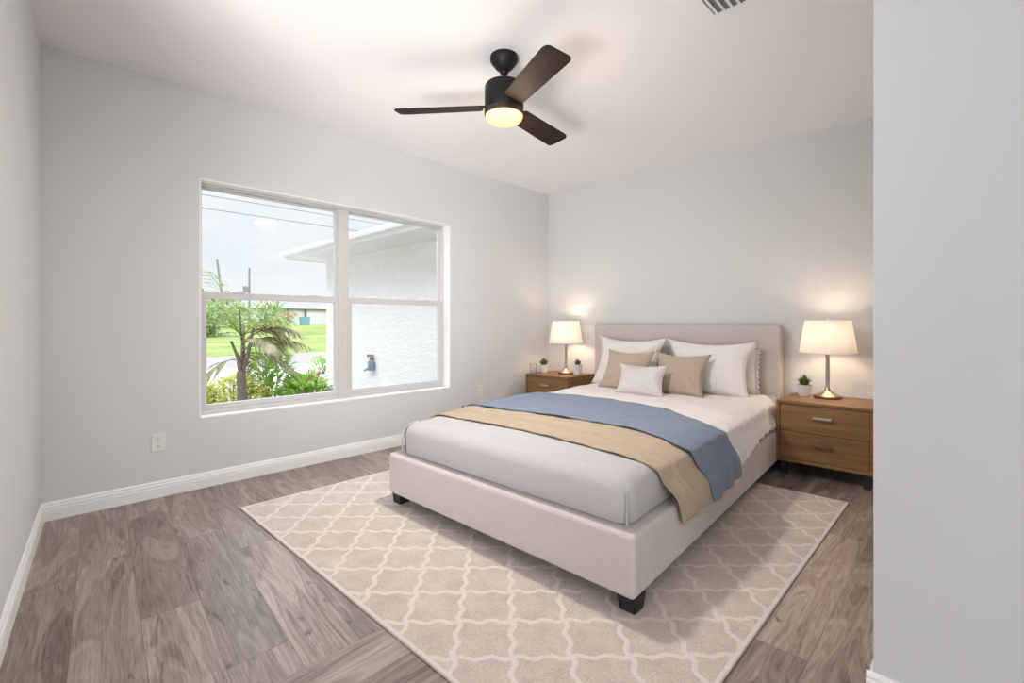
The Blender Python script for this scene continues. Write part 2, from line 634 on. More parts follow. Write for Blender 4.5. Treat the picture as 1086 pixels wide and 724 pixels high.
def ground_mat():
    t = NT('lawn_road')
    x, y, z = t.xyz(t.pos())
    c = t.pos()
    n = t.noise(c, 0.25, 4, 0.6)
    n2 = t.noise(c, 5, 3, 0.6)
    ns = t.noise(t.scale(c, (1.2, 0.12, 1)), 0.8, 3)
    g = t.math('ADD', t.math('MULTIPLY', n, 0.35), t.math('ADD', t.math('MULTIPLY', n2, 0.25), t.math('MULTIPLY', ns, 0.4)))
    grass = t.ramp(g, [(0.40, (0.105, 0.18, 0.022)), (0.51, (0.20, 0.25, 0.055)), (0.62, (0.30, 0.29, 0.12))])
    road = t.ramp(n2, [(0.3, (0.24, 0.21, 0.20)), (0.7, (0.29, 0.26, 0.25))])
    conc = t.ramp(n2, [(0.3, (0.44, 0.43, 0.43)), (0.7, (0.52, 0.51, 0.51))])
    mulch = t.ramp(n2, [(0.3, (0.22, 0.20, 0.17)), (0.7, (0.38, 0.35, 0.31))])
    xj = t.math('ADD', x, t.math('MULTIPLY', t.math('SUBTRACT', n2, 0.5), 0.5))
    is_road = t.math('MULTIPLY', t.math('LESS_THAN', x, -16.3), t.math('GREATER_THAN', xj, -22.3))
    is_conc = t.math('MULTIPLY', t.math('LESS_THAN', x, -11.0), t.math('GREATER_THAN', x, -16.3))
    is_bed = t.math('GREATER_THAN', x, -11.0)
    col = t.mix(is_road, grass, road)
    col = t.mix(is_conc, col, conc)
    col = t.mix(is_bed, col, mulch)
    return t.done(t.principled(col, 0.9))


M['ground'] = ground_mat()
M['far_white'] = plain('far_white_wall', (0.80, 0.79, 0.78), 0.8, var=0.03, vscale=0.3)
M['far_pink'] = plain('far_pink_wall', (0.66, 0.54, 0.48), 0.8, var=0.03, vscale=0.3)
M['far_dark'] = plain('far_dark', (0.22, 0.20, 0.21), 0.7)
M['far_blue'] = plain('far_blue', (0.22, 0.42, 0.52), 0.6)
M['pole'] = plain('weathered_pole', (0.30, 0.28, 0.27), 0.9, var=0.2)
M['wire'] = plain('grey_wire', (0.22, 0.22, 0.24), 0.6)
M['edging'] = plain('black_edging', (0.05, 0.05, 0.045), 0.7)
M['faucet_brown'] = plain('faucet_brown', (0.30, 0.20, 0.15), 0.5, 0.4, var=0.15)
M['faucet_blue'] = plain('faucet_blue', (0.26, 0.33, 0.42), 0.35, 0.3, var=0.15)

# ------------------------------------------------------------------ room shell
XW, YH, HC = -3.86, 4.652, 2.74
WY0, WY1, WZ0, WZ1 = 0.893, 3.082, 0.484, 2.137
wt = 0.20

b = MB()
b.box(-4.06, 3.4, -3.3, 4.85, -0.15, 0)
struct(b.build('floor', M['floor']))
b = MB()
b.box(-4.06, 3.4, -3.3, 4.85, HC, HC + 0.2)
struct(b.build('ceiling', M['ceiling']))
b = MB()      # window wall with its opening
b.box(XW - wt, XW, -3.3, WY0, 0, HC)
b.box(XW - wt, XW, WY1, YH + 0.2, 0, HC)
b.box(XW - wt, XW, WY0, WY1, 0, WZ0)
b.box(XW - wt, XW, WY0, WY1, WZ1, HC)
struct(b.build('wall_window', M['wall']))
b = MB()
b.box(XW, 3.4, YH, YH + 0.2, 0, HC)
struct(b.build('wall_headboard', M['wall']))
# left wall runs a few degrees off square
LS = -0.1


def ly(x):
    return 0.105 + LS * (x - XW)


b = MB()
b.hexa([(XW, ly(XW) - 0.12, 0), (-2.1, ly(-2.1) - 0.12, 0), (-2.1, ly(-2.1), 0), (XW, ly(XW), 0)],
       [(XW, ly(XW) - 0.12, HC), (-2.1, ly(-2.1) - 0.12, HC), (-2.1, ly(-2.1), HC), (XW, ly(XW), HC)])
struct(b.build('wall_left', M['wall']))
PX, PY = -0.222, 1.775
b = MB()
b.box(PX, 3.2, PY, YH, 0, HC)
struct(b.build('wall_right', M['wall'], bevel=0.006, seg=3))
b = MB()      # hall behind the camera, with an opening added for the back fill light
b.box(XW, -1.5, -3.2, -3.0, 0, HC)
b.box(2.7, 3.4, -3.2, -3.0, 0, HC)
b.box(-1.5, 2.7, -3.2, -3.0, 0, 0.45)
b.box(-1.5, 2.7, -3.2, -3.0, 2.45, HC)
struct(b.build('wall_back', M['wall']))
b = MB()  # hall end wall, opening added for the side fill light
b.box(3.2, 3.3, -3.0, -2.2, 0, HC)
b.box(3.2, 3.3, 0.2, PY, 0, HC)
b.box(3.2, 3.3, -2.2, 0.2, 0, 0.45)
b.box(3.2, 3.3, -2.2, 0.2, 2.45, HC)
struct(b.build('wall_hall', M['wall']))


def baseboard(name, p0, p1, nrm, ext0=0.0, ext1=0.0):
    """profiled skirting from p0 to p1, nrm points into the room"""
    prof = [(0, 0), (0.016, 0), (0.016, 0.062), (0.0145, 0.066), (0.0145, 0.080), (0.010, 0.086), (0.010, 0.094), (0.005, 0.104), (0, 0.105)]
    d = (Vector(p1) - Vector(p0)).normalized()
    a = Vector(p0) - d * ext0
    c = Vector(p1) + d * ext1
    n = Vector(nrm).normalized()
    m = MB()
    vs = [a + n * o + Vector((0, 0, z)) for o, z in prof] + [c + n * o + Vector((0, 0, z)) for o, z in prof]
    k = len(prof)
    fs = [(i, i + 1, k + i + 1, k + i) for i in range(k - 1)] + [tuple(range(k)), tuple(range(2 * k - 1, k - 1, -1))]
    m.add(vs, fs)
    return struct(m.build(name, M['trim']))


baseboard('baseboard_window', (XW, ly(XW) + 0.001, 0), (XW, YH, 0), (1, 0, 0))
baseboard('baseboard_headboard', (XW, YH, 0), (PX, YH, 0), (0, -1, 0))
baseboard('baseboard_left', (XW, ly(XW), 0), (-2.1, ly(-2.1), 0), (0.0995, 1, 0))
baseboard('baseboard_right', (PX, PY, 0), (3.2, PY, 0), (0, -1, 0), ext0=0.016)
baseboard('baseboard_corner', (PX, PY, 0), (PX, YH - 0.02, 0), (-1, 0, 0))

# ------------------------------------------------------------------ window
FX0, FX1 = -4.04, -3.955        # frame depth
b = MB()
b.box(FX0, FX1, WY0, WY1, WZ1 - 0.020, WZ1)
b.box(FX0, FX1, WY0, WY1, WZ0, WZ0 + 0.034)
b.box(FX0, FX1, WY0, WY0 + 0.026, WZ0 + 0.034, WZ1 - 0.020)
b.box(FX0, FX1, WY1 - 0.026, WY1, WZ0 + 0.034, WZ1 - 0.020)
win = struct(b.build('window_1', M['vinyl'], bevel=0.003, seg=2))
b = MB()
b.box(FX0, FX1 + 0.004, 1.944, 2.032, WZ0 + 0.034, WZ1 - 0.020)
b.box(FX1 + 0.004, FX1 + 0.010, 1.968, 2.008, WZ0 + 0.034, WZ1 - 0.020)
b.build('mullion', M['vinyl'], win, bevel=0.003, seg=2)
ZR = 1.362
for (a0, a1) in ((WY0 + 0.026, 1.944), (2.032, WY1 - 0.026)):
    b = MB()                                   # fixed upper light, set further out
    b.box(FX0 + 0.008, FX0 + 0.040, a0, a1, WZ1 - 0.032, WZ1 - 0.020)
    b.box(FX0 + 0.008, FX0 + 0.040, a0, a0 + 0.014, ZR, WZ1 - 0.032)
    b.box(FX0 + 0.008, FX0 + 0.040, a1 - 0.014, a1, ZR, WZ1 - 0.032)
    b.box(FX0 + 0.008, FX0 + 0.040, a0, a1, ZR - 0.03, ZR)
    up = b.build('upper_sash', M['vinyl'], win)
    b = MB()
    b.box(FX0 + 0.022, FX0 + 0.026, a0 + 0.014, a1 - 0.014, ZR, WZ1 - 0.032)
    b.build('pane', M['glass'], up)
    b = MB()                                   # lower sash slides in front
    st = 0.036
    b.box(FX0 + 0.044, FX1 - 0.006, a0, a1, ZR - 0.048, ZR + 0.002)
    b.box(FX0 + 0.044, FX1 - 0.006, a0, a1, WZ0 + 0.034, WZ0 + 0.072)
    b.box(FX0 + 0.044, FX1 - 0.006, a0, a0 + st, WZ0 + 0.072, ZR - 0.048)
    b.box(FX0 + 0.044, FX1 - 0.006, a1 - st, a1, WZ0 + 0.072, ZR - 0.048)
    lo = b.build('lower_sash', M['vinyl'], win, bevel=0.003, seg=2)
    b = MB()
    b.box(FX0 + 0.060, FX0 + 0.064, a0 + st, a1 - st, WZ0 + 0.072, ZR - 0.048)
    b.build('pane', M['glass'], lo)
    for fr in (0.24, 0.78):
        yy = a0 + (a1 - a0) * fr
        b = MB()
        b.box(FX1 - 0.03, FX1 + 0.004, yy - 0.045, yy + 0.045, ZR + 0.002, ZR + 0.010)
        b.box(FX1 - 0.012, FX1 + 0.008, yy - 0.02, yy + 0.02, ZR + 0.010, ZR + 0.018)
        b.build('sash_lock', M['trim'], lo, bevel=0.002, seg=2)
# painted plaster returns and sill
b = MB()
b.box(FX1, XW + 0.002, WY0 - 0.0, WY1, WZ0 - 0.008, WZ0 + 0.004)
struct(b.build('trim_1', M['trim'], bevel=0.002, seg=2))
b = MB()
b.box(FX1, XW + 0.001, WY1 - 0.004, WY1 + 0.006, WZ0 + 0.004, WZ1)
b.box(FX1, XW + 0.001, WY0 - 0.006, WY0 + 0.004, WZ0 + 0.004, WZ1)
b.box(FX1, XW + 0.001, WY0, WY1, WZ1 - 0.004, WZ1 + 0.006)
struct(b.build('trim_2', M['trim']))

# ------------------------------------------------------------------ rug
RX0, RX1, RY0, RY1 = -3.255, -0.58, 0.96, 3.66
b = MB()
b.grid(lambda u, v: (RX0 + 0.004 + (RX1 - RX0 - 0.008) * u, RY0 + 0.004 + (RY1 - RY0 - 0.008) * v, 0.0085), 8, 8)
rug = empty('area_rug', ((RX0 + RX1) / 2, (RY0 + RY1) / 2, 0), 'large tan area rug with pale trellis pattern under the bed', 'rug')


def child(o, parent):
    """keep world placement of a part built in world coordinates"""
    o.parent = parent
    o.matrix_parent_inverse = Matrix.LocRotScale(parent.location, parent.rotation_euler, None).inverted()
    return o


child(b.build('pile', M['rug']), rug)
b = MB()
b.box(RX0, RX1, RY0, RY1, 0.0005, 0.0080)
child(b.build('binding', M['rug_back'], bevel=0.002, seg=2), rug)

# ------------------------------------------------------------------ bed
BY0, BY1 = 1.642, 4.50


def xl(y):
    return -2.675 - 0.26 * (y - BY0) / (BY1 - BY0)


def xr(y):
    return -0.940 - 0.190 * (y - BY0) / (BY1 - BY0)


bed = empty('bed', ((xl(3) + xr(3)) / 2, 3.0, 0.012), 'upholstered beige linen bed frame with headboard standing on rug', 'bed')


def quad_box(z0, z1, inset=0.0, y0=BY0, y1=BY1, n=1):
    m = MB()
    lo_, hi_ = [], []
    pts = [(xl(y0) + inset, y0 + inset), (xr(y0) - inset, y0 + inset), (xr(y1) - inset, y1), (xl(y1) + inset, y1)]
    m.hexa([(x, y, z0) for x, y in pts], [(x, y, z1) for x, y in pts])
    return m


child(quad_box(0.072, 0.322).build('bed_base', M['linen'], bevel=0.022, seg=4), bed)
b = MB()
for q in (0,):
    b.box(-3.07, -1.196, 4.50, 4.60, 0.05, 1.122)
child(b.build('headboard', M['linen'], bevel=0.014, seg=3), bed)
b = MB()
b.box(-3.06, -1.206, 4.60, 4.622, 0.05, 1.112)
child(b.build('headboard_backing', plain('back_panel', (0.52, 0.44, 0.36), 0.8)), bed)
for (px_, py_) in ((xr(BY0) - 0.045 - 0.045, BY0 + 0.02), (xl(BY0) + 0.01, BY0 + 0.02), (xr(4.3) - 0.10, 4.30), (xl(4.3) + 0.01, 4.30)):
    b = MB()
    z0 = 0.0086 if py_ < 3.6 else 0.0
    b.hexa([(px_ + 0.008, py_ + 0.008, z0), (px_ + 0.077, py_ + 0.008, z0), (px_ + 0.077, py_ + 0.077, z0), (px_ + 0.008, py_ + 0.077, z0)],
           [(px_, py_, 0.078), (px_ + 0.085, py_, 0.078), (px_ + 0.085, py_ + 0.085, 0.078), (px_, py_ + 0.085, 0.078)])
    child(b.build('leg', M['black_leg'], bevel=0.003, seg=2), bed)

MZ = 0.522
MI = 0.058                                     # mattress set in from the frame edge


def rounded_mattress():
    """closed rounded block that follows the plan of the bed"""
    m = MB()
    r = 0.075
    rc = 0.07
    ring_spec = [(0.010, 0.323), (0.0, 0.335), (0.0, MZ - r)]
    for k in range(1, 7):
        a = math.pi / 2 * k / 6
        ring_spec.append((r * (1 - math.cos(a)), MZ - r + r * math.sin(a)))
    rings = []
    N = 0
    for ins, z in ring_spec:
        y0, y1 = BY0 + MI + ins, BY1 - ins * 0.3 - 0.002
        pts = []
        ny = 24

        def X0(y):
            return xl(y) + MI + ins

        def X1(y):
            return xr(y) - MI - ins
        c = max(rc - ins * 0.6, 0.012)
        for i in range(13):
            f = i / 12
            pts.append((X0(y0) + c + (X1(y0) - X0(y0) - 2 * c) * f, y0))
        for i in range(1, 7):
            a = math.pi / 2 * i / 6
            pts.append((X1(y0) - c + c * math.sin(a), y0 + c - c * math.cos(a)))
        for i in range(1, ny + 1):
            y = y0 + c + (y1 - y0 - c) * i / ny
            pts.append((X1(y), y))
        for i in range(1, 13):
            f = i / 12
            pts.append((X1(y1) + (X0(y1) - X1(y1)) * f, y1))
        for i in range(1, ny + 1):
            y = y1 + (y0 + c - y1) * i / ny
            pts.append((X0(y), y))
        for i in range(1, 6):
            a = math.pi / 2 * i / 6
            pts.append((X0(y0) + c - c * math.sin(a), y0 + c - c * math.cos(a)))
        N = len(pts)
        bulge = 0.010 * math.sin(math.pi * min(1, max(0, (z - 0.32) / 0.2)))
        cx, cy = (xl(3) + xr(3)) / 2, 3.0
        rings.append([(x + (x - cx) / 0.9 * bulge * 0.6, y - (bulge if y < 1.9 else 0), z) for x, y in pts])
    vs = [p for rg in rings for p in rg]
    fs = []
    for i in range(len(rings) - 1):
        for k in range(N):
            k2 = (k + 1) % N
            fs.append((i * N + k, i * N + k2, (i + 1) * N + k2, (i + 1) * N + k))
    top = (len(rings) - 1) * N
    fs.append(tuple(range(N - 1, -1, -1)))
    fs.append(tuple(top + k for k in range(N)))
    m.add(vs, fs)
    return m


mat_ob = empty('mattress', (-1.9, 3.0, 0.323), 'thick mattress in pale grey-white fitted bedding on the bed frame', 'mattress')
child(rounded_mattress().build('fitted_cover', M['sheet'], smooth=50), mat_ob)
# folded corner pleats at the foot
for sgn, fx in ((1, xr), (-1, xl)):
    b = MB()
    cx = fx(BY0 + MI) - sgn * (MI + 0.004)
    cy = BY0 + MI + 0.004
    pts = []
    for i in range(9):
        f = i / 8
        z = 0.326 + (MZ - 0.062 - 0.326) * f
        o = 0.020 - 0.012 * f + 0.003 * math.sin(f * 9)
        pts.append((cx - sgn * o * 0.6 + sgn * 0.010 * (1 - f), cy + 0.004, z))
    b.tube(pts, 0.006, 8, 0.003)
    child(b.build('corner_pleat', M['sheet'], smooth=180), mat_ob)


def smooth(a, b_, x):
    t = max(0.0, min(1.0, (x - a) / (b_ - a)))
    return t * t * (3 - 2 * t)


def interp(tab, t):
    for (t0, v0), (t1, v1) in zip(tab, tab[1:]):
        if t <= t1:
            f = (t - t0) / (t1 - t0)
            f = f * f * (3 - 2 * f) if False else f
            return v0 + (v1 - v0) * f
    return tab[-1][1]


def drape(t, y, off, zb, ldrop=0.10, flare=0.016):
    """point of a cloth lying over the mattress: t 0 left hem .. 1 right hem"""
    xa, xb = xl(y) + MI, xr(y) - MI
    r = 0.085
    ztop = MZ + off
    # key lengths
    L0 = ldrop
    Lt = (xb - xa)
    zr = 0.345
    Ld = ztop - zr
    Lh = max(0.02, zr - zb)
    out = MI + flare
    tot = L0 + Lt + Ld + Lh
    s = t * tot
    if s < L0:
        f = s / L0
        return xa - off - 0.010 + 0.010 * f * f * f * f, ztop - 0.012 - (L0 - s)
    if s < L0 + Lt:
        f = (s - L0)
        x = xa + f
        z = ztop
        if f < r:
            a = f / r
            z = ztop - 0.030 * (1 - a) ** 2
        if Lt - f < r * 1.4:
            a = (Lt - f) / (r * 1.4)
            z = ztop - 0.034 * (1 - a) ** 2
        return x, z
    if s < L0 + Lt + Ld:
        f = (s - L0 - Lt) / Ld
        z = ztop - 0.034 - (Ld - 0.034) * f
        x = xb + off + 0.016 * math.sin(min(1, f * 2.2) * math.pi / 2) + (out - 0.016 - off) * smooth(0.30, 1.0, f) ** 1.0
        return x, z
    f = (s - L0 - Lt - Ld) / Lh
    return xb + out + 0.004 * f, zr - (zr - zb) * f


def cloth(name, mat, front, back, off, zb, nu, nv, wave, parent=None, thick=0.006, fold=None, flare=0.016):
    def fn(u, v):
        t = u
        y = interp(front, t) + (interp(back, t) - interp(front, t)) * v
        x, z = drape(t, y, off, zb(v) if callable(zb) else zb, flare=flare)
        dx, dz = wave(t, v, y)
        if fold:
            dz += fold(t, v) * (1 - smooth(0.80, 0.86, t))
            dx += fold(t, v) * smooth(0.80, 0.86, t)
        return (x + dx, y, z + dz)
    m = MB()
    m.grid(fn, nu, nv)
    o = m.build(name, mat, None, smooth=180)
    sd = o.modifiers.new('thickness', 'SOLIDIFY')
    sd.thickness = thick
    sd.offset = 1.0
    if parent:
        child(o, parent)
    return o


def hang(t):
    return smooth(0.80, 0.97, t)


# white coverlet over the head half
duv = empty('coverlet', (-1.95, 3.6, MZ), 'white ruffled coverlet over the head half of the bed', 'bedding')


def wave_d(t, v, y):
    h = hang(t)
    k = 1 - smooth(3.45, 3.85, y)
    dx = h * (0.3 + 0.7 * k) * (0.0055 * math.sin(y * 46 + 1.3 * math.sin(y * 13)) + 0.003 * math.sin(y * 97 + t * 9))
    dz = (1 - h) * (0.0030 * math.sin(y * 8.5 + t * 13) + 0.0022 * math.sin(y * 23 + t * 31))
    dz += h * h * 0.007 * math.sin(y * 38)
    return dx + h * (0.006 - 0.010 * (1 - k)), dz


F = [(0, 2.72), (0.86, 2.66), (1, 2.80)]
Bk = [(0, 4.46), (0.70, 4.46), (0.84, 4.40), (1, 3.98)]
cloth('cover', M['duvet'], F, Bk, 0.006, lambda v: 0.268 + 0.085 * smooth(0.05, 0.65, v), 130, 110, wave_d, duv, flare=0.004)

# beige throw, folded lengthways
thr = empty('beige_throw', (-1.85, 2.2, MZ), 'folded beige throw blanket across the foot of the bed', 'blanket')


def wave_b(t, v, y):
    h = hang(t)
    return h * 0.005 * math.sin(v * 15 + t * 3 + 0.4), (1 - h) * (0.0022 * math.sin(t * 26 + v * 7) + 0.0016 * math.sin(t * 61 - v * 13)) + h * h * 0.006 * math.sin(v * 8)


def fold_b(t, v):
    c = 0.46 + 0.05 * math.sin(t * 5) - 0.05 * t
    return 0.010 * smooth(c - 0.03, c + 0.01, v) - 0.004 * math.exp(-((v - c + 0.035) / 0.025) ** 2)


F = [(0, 1.94), (0.06, 1.962), (0.42, 2.02), (0.66, 1.985), (0.82, 1.93), (1, 2.085)]
Bk = [(0, 2.33), (0.06, 2.34), (0.42, 2.45), (0.66, 2.46), (0.82, 2.33), (1, 2.46)]
cloth('cloth', M['beige_throw'], F, Bk, 0.008, lambda v: 0.232 + 0.02 * v + 0.016 * smooth(0.40, 0.5, v), 140, 60, wave_b, thr, fold=fold_b, flare=0.020)

# blue throw overlapping its back edge
thr2 = empty('blue_throw', (-1.85, 2.7, MZ), 'denim blue throw blanket across the middle of the bed', 'blanket')


def wave_u(t, v, y):
    h = hang(t)
    return h * (0.006 * math.sin(v * 17 + 1.0 + t * 4)) + 0.004 * h, (1 - h) * (0.0026 * math.sin(t * 19 + v * 9) + 0.0018 * math.sin(t * 47 - v * 17)) + 0.003 * smooth(0.96, 1, v)


F = [(0, 2.27), (0.06, 2.285), (0.42, 2.385), (0.66, 2.41), (0.82, 2.27), (1, 2.455)]
Bk = [(0, 3.04), (0.06, 3.06), (0.42, 3.18), (0.66, 3.06), (0.82, 2.81), (1, 2.935)]
cloth('cloth', M['blue_throw'], F, Bk, 0.031, lambda v: 0.236 + 0.03 * v, 140, 70, wave_u, thr2, flare=0.034)
F2 = [(t, v - 0.006) for t, v in Bk]
B2 = [(t, v + 0.014) for t, v in Bk]
hm = cloth('hem', M['beige_throw'], F2, B2, 0.024, 0.266, 120, 3, wave_u, thr2, thick=0.004, flare=0.028)
hm['label'] = 'narrow beige hem along the back edge'


# ------------------------------------------------------------------ pillows
def pillow(name, corners, thick, mat, label, group=None, pinch=0.07, seed=0, ruffle=False, n=30):
    """corners TL, TR, BR, BL of the mid plane"""
    TL, TR, BR, BL = [Vector(c) for c in corners]
    cen = (TL + TR + BR + BL) / 4
    rnd = random.Random(seed)
    ph = [rnd.uniform(0, 6.28) for _ in range(8)]
    nrm = (TR - TL).cross(BL - TL).normalized()
    if nrm.y > 0:
        nrm = -nrm
    W_, H_ = (TR - TL).length, (BL - TL).length

    def base(u, v):
        uu = u - pinch * 1.0 * math.sin(math.pi * v) ** 0.8 * (2 * u - 1) * (0.5 if abs(2 * u - 1) < 1e-9 else abs(2 * u - 1)) * 0.5
        vv = v - pinch * 1.3 * math.sin(math.pi * u) ** 0.8 * (2 * v - 1) * abs(2 * v - 1) * 0.5
        # sitting on the bed: bottom edge stays straight
        if v > 0.5:
            k = (v - 0.5) * 2
            vv = vv * (1 - k * 0.7) + v * k * 0.7
        a = TL + (TR - TL) * uu
        c = BL + (BR - BL) * uu
        return a + (c - a) * vv

    def fn(side):
        def g(u, v):
            p = base(u, v)
            a = max(0, 1 - abs(2 * u - 1) ** 2.4)
            c = max(0, 1 - abs(2 * v - 1) ** 2.4)
            h = (a * c) ** 0.55
            w = 1 + 0.06 * math.sin(u * 9 + ph[0]) * math.sin(v * 7 + ph[1])
            # soft creases that radiate from the corners
            cr_ = 0.0
            for i, (cu, cv) in enumerate(((0, 0), (1, 0), (1, 1), (0, 1))):
                du, dv = (u - cu) * W_, (v - cv) * H_
                rr = math.hypot(du, dv)
                an = math.atan2(dv, du)
                cr_ += 0.009 * math.sin(an * 9 + ph[2 + i]) * math.exp(-((rr - 0.13) / 0.08) ** 2)
            return p + nrm * side * (thick * 0.5 * h * w + cr_ * h)
        return g
    m = MB()
    m.grid(fn(1), n, n)
    nf = len(m.v)
    m.grid(fn(-1), n, n)
    o = m.build('shell', mat, None, smooth=180)
    bm = bmesh.new()
    bm.from_mesh(o.data)
    bmesh.ops.remove_doubles(bm, verts=bm.verts, dist=0.0004)
    bmesh.ops.recalc_face_normals(bm, faces=bm.faces)
    bm.to_mesh(o.data)
    bm.free()
    o.data.polygons.foreach_set('use_smooth', [True] * len(o.data.polygons))
    root = empty(name, ((BL + BR) / 2), label, 'pillow', group)
    child(o, root)
    # piped seam round the edge
    s = MB()
    loop = [(i / 24, 0) for i in range(24)] + [(1, i / 24) for i in range(24)] + [(1 - i / 24, 1) for i in range(24)] + [(0, 1 - i / 24) for i in range(24)]
    if not ruffle:
        s.tube([base(u, v) for u, v in loop] + [base(0, 0)], 0.0035, 6)
        child(s.build('seam', mat, None, smooth=180), root)
    else:
        loop = [(i / 60, 0) for i in range(60)] + [(1, i / 60) for i in range(60)] + [(1 - i / 60, 1) for i in range(60)] + [(0, 1 - i / 60) for i in range(61)]
        ring0, ring1 = [], []
        for k, (u, v) in enumerate(loop):
            p = base(u, v)
            d = (p - cen)
            d = (d - nrm * d.dot(nrm)).normalized()
            sc = 0.020 + 0.006 * math.sin(k * 1.05)
            if v > 0.97:
                sc = 0.004
            ring0.append(p - d * 0.004)
            ring1.append(p + d * sc + nrm * 0.006 * math.sin(k * 1.9))
        K = len(loop)
        s.add(ring0 + ring1, [(k, k + 1, K + k + 1, K + k) for k in range(K - 1)])
        fo = s.build('ruffle', mat, None, smooth=180)
        sd = fo.modifiers.new('thickness', 'SOLIDIFY')
        sd.thickness = 0.004
        child(fo, root)
    return root


pillow('pillow', [(-2.92, 4.38, 1.008), (-2.146, 4.38, 1.000), (-2.10, 4.12, 0.528), (-2.85, 4.12, 0.528)], 0.17, M['white_pillow'],
       'large white pillow at the left of the headboard', 'white bed pillows', 0.18, 1)
pillow('pillow', [(-2.041, 4.44, 0.930), (-1.345, 4.44, 0.925), (-1.335, 4.37, 0.532), (-2.0, 4.37, 0.532)], 0.10, M['white_pillow'],
       'white pillow with a ruffled edge tucked behind the right white pillow', 'white bed pillows', 0.05, 2, ruffle=True)
pillow('pillow', [(-2.137, 4.36, 0.991), (-1.326, 4.36, 0.984), (-1.324, 4.12, 0.528), (-1.99, 4.12, 0.530)], 0.17, M['white_pillow'],
       'large white pillow in front at the right of the headboard', 'white bed pillows', 0.17, 3)
pillow('pillow', [(-2.623, 4.10, 0.881), (-2.131, 4.10, 0.882), (-2.06, 3.86, 0.528), (-2.60, 3.86, 0.528)], 0.14, M['beige_pillow'],
       'tan cushion on the left in front of the left white pillow', 'tan cushions', 0.16, 4)
pillow('pillow', [(-2.129, 4.12, 0.882), (-1.619, 4.12, 0.873), (-1.597, 3.88, 0.530), (-2.05, 3.88, 0.530)], 0.15, M['beige_pillow'],
       'tan cushion on the right leaning on the right white pillow', 'tan cushions', 0.18, 5)
pillow('pillow', [(-2.337, 3.84, 0.775), (-1.881, 3.84, 0.781), (-1.83, 3.66, 0.530), (-2.284, 3.66, 0.530)], 0.12, M['grey_pillow'],
       'small pale grey lumbar cushion at the very front of the pillows', None, 0.15, 6)


# ------------------------------------------------------------------ nightstands
def nightstand(loc, label):
    w, d, zt, zb = 0.600, 0.52, 0.558, 0.102
    root = empty('nightstand', loc, label, 'nightstand', 'nightstands beside the bed')
    b = MB()
    th = 0.022
    b.box(0, w, 0, d, zt - th, zt)
    b.box(0, w, 0, d, zb, zb + th + 0.004)
    b.box(0, th, 0, d, zb + th + 0.004, zt - th)
    b.box(w - th, w, 0, d, zb + th + 0.004, zt - th)
    b.box(th, w - th, d - 0.012, d, zb + th + 0.004, zt - th)
    b.build('body', M['oak'], root, bevel=0.002, seg=2)
    b = MB()
    b.box(th, w - th, 0.030, 0.036, zb + th + 0.004, zt - th)  # dark sheet behind the drawers, stands in for shade in the gaps
    b.build('gap_shade', M['dark_gap'], root)
    z0, z1 = zb + th + 0.007, zt - th - 0.004
    zm = (z0 + z1) / 2
    for a0, a1, hm_, nm in ((zm + 0.0015, z1, M['steel'], 'silver bar handle'), (z0, zm - 0.0015, M['bronze'], 'dull brown bar handle')):
        b = MB()
        b.box(th + 0.003, w - th - 0.003, 0.006, 0.028, a0, a1)
        dr = b.build('drawer', M['oak'], root, bevel=0.0015, seg=2)
        hz = (a0 + a1) / 2 + (0.018 if hm_ is M['steel'] else 0.022)
        b = MB()
        b.box(w / 2 - 0.060, w / 2 + 0.060, -0.022, -0.010, hz - 0.009, hz + 0.009)
        b.box(w / 2 - 0.050, w / 2 - 0.038, -0.011, 0.007, hz - 0.005, hz + 0.005)
        b.box(w / 2 + 0.038, w / 2 + 0.050, -0.011, 0.007, hz - 0.005, hz + 0.005)
        h = b.build('handle', hm_, dr, bevel=0.003, seg=2)
        h['label'] = nm
    for sx_, fx_ in ((0.02, -1), (w - 0.068, 1)):
        for sy_, fy_ in ((0.025, -1), (d - 0.075, 1)):
            b = MB()
            ox, oy = 0.012 * fx_ * -1 * 0, 0.012 * fy_
            b.hexa([(sx_ + 0.006 + ox, sy_ + 0.006 + oy, 0), (sx_ + 0.042 + ox, sy_ + 0.006 + oy, 0), (sx_ + 0.042 + ox, sy_ + 0.040 + oy, 0), (sx_ + 0.006 + ox, sy_ + 0.040 + oy, 0)],
                   [(sx_, sy_, zb), (sx_ + 0.048, sy_, zb), (sx_ + 0.048, sy_ + 0.05, zb), (sx_, sy_ + 0.05, zb)])
            b.build('leg', M['black_leg'], root, bevel=0.002, seg=2)
    return root


NSZ = 0.558
ns = nightstand((-1.098, 4.03, 0), 'oak two-drawer nightstand on black legs to the right of the bed')
ns2 = copy_tree(ns)
ns2.location = (-3.735, 4.09, 0)
ns2['label'] = 'oak two-drawer nightstand in the corner between bed and window wall'


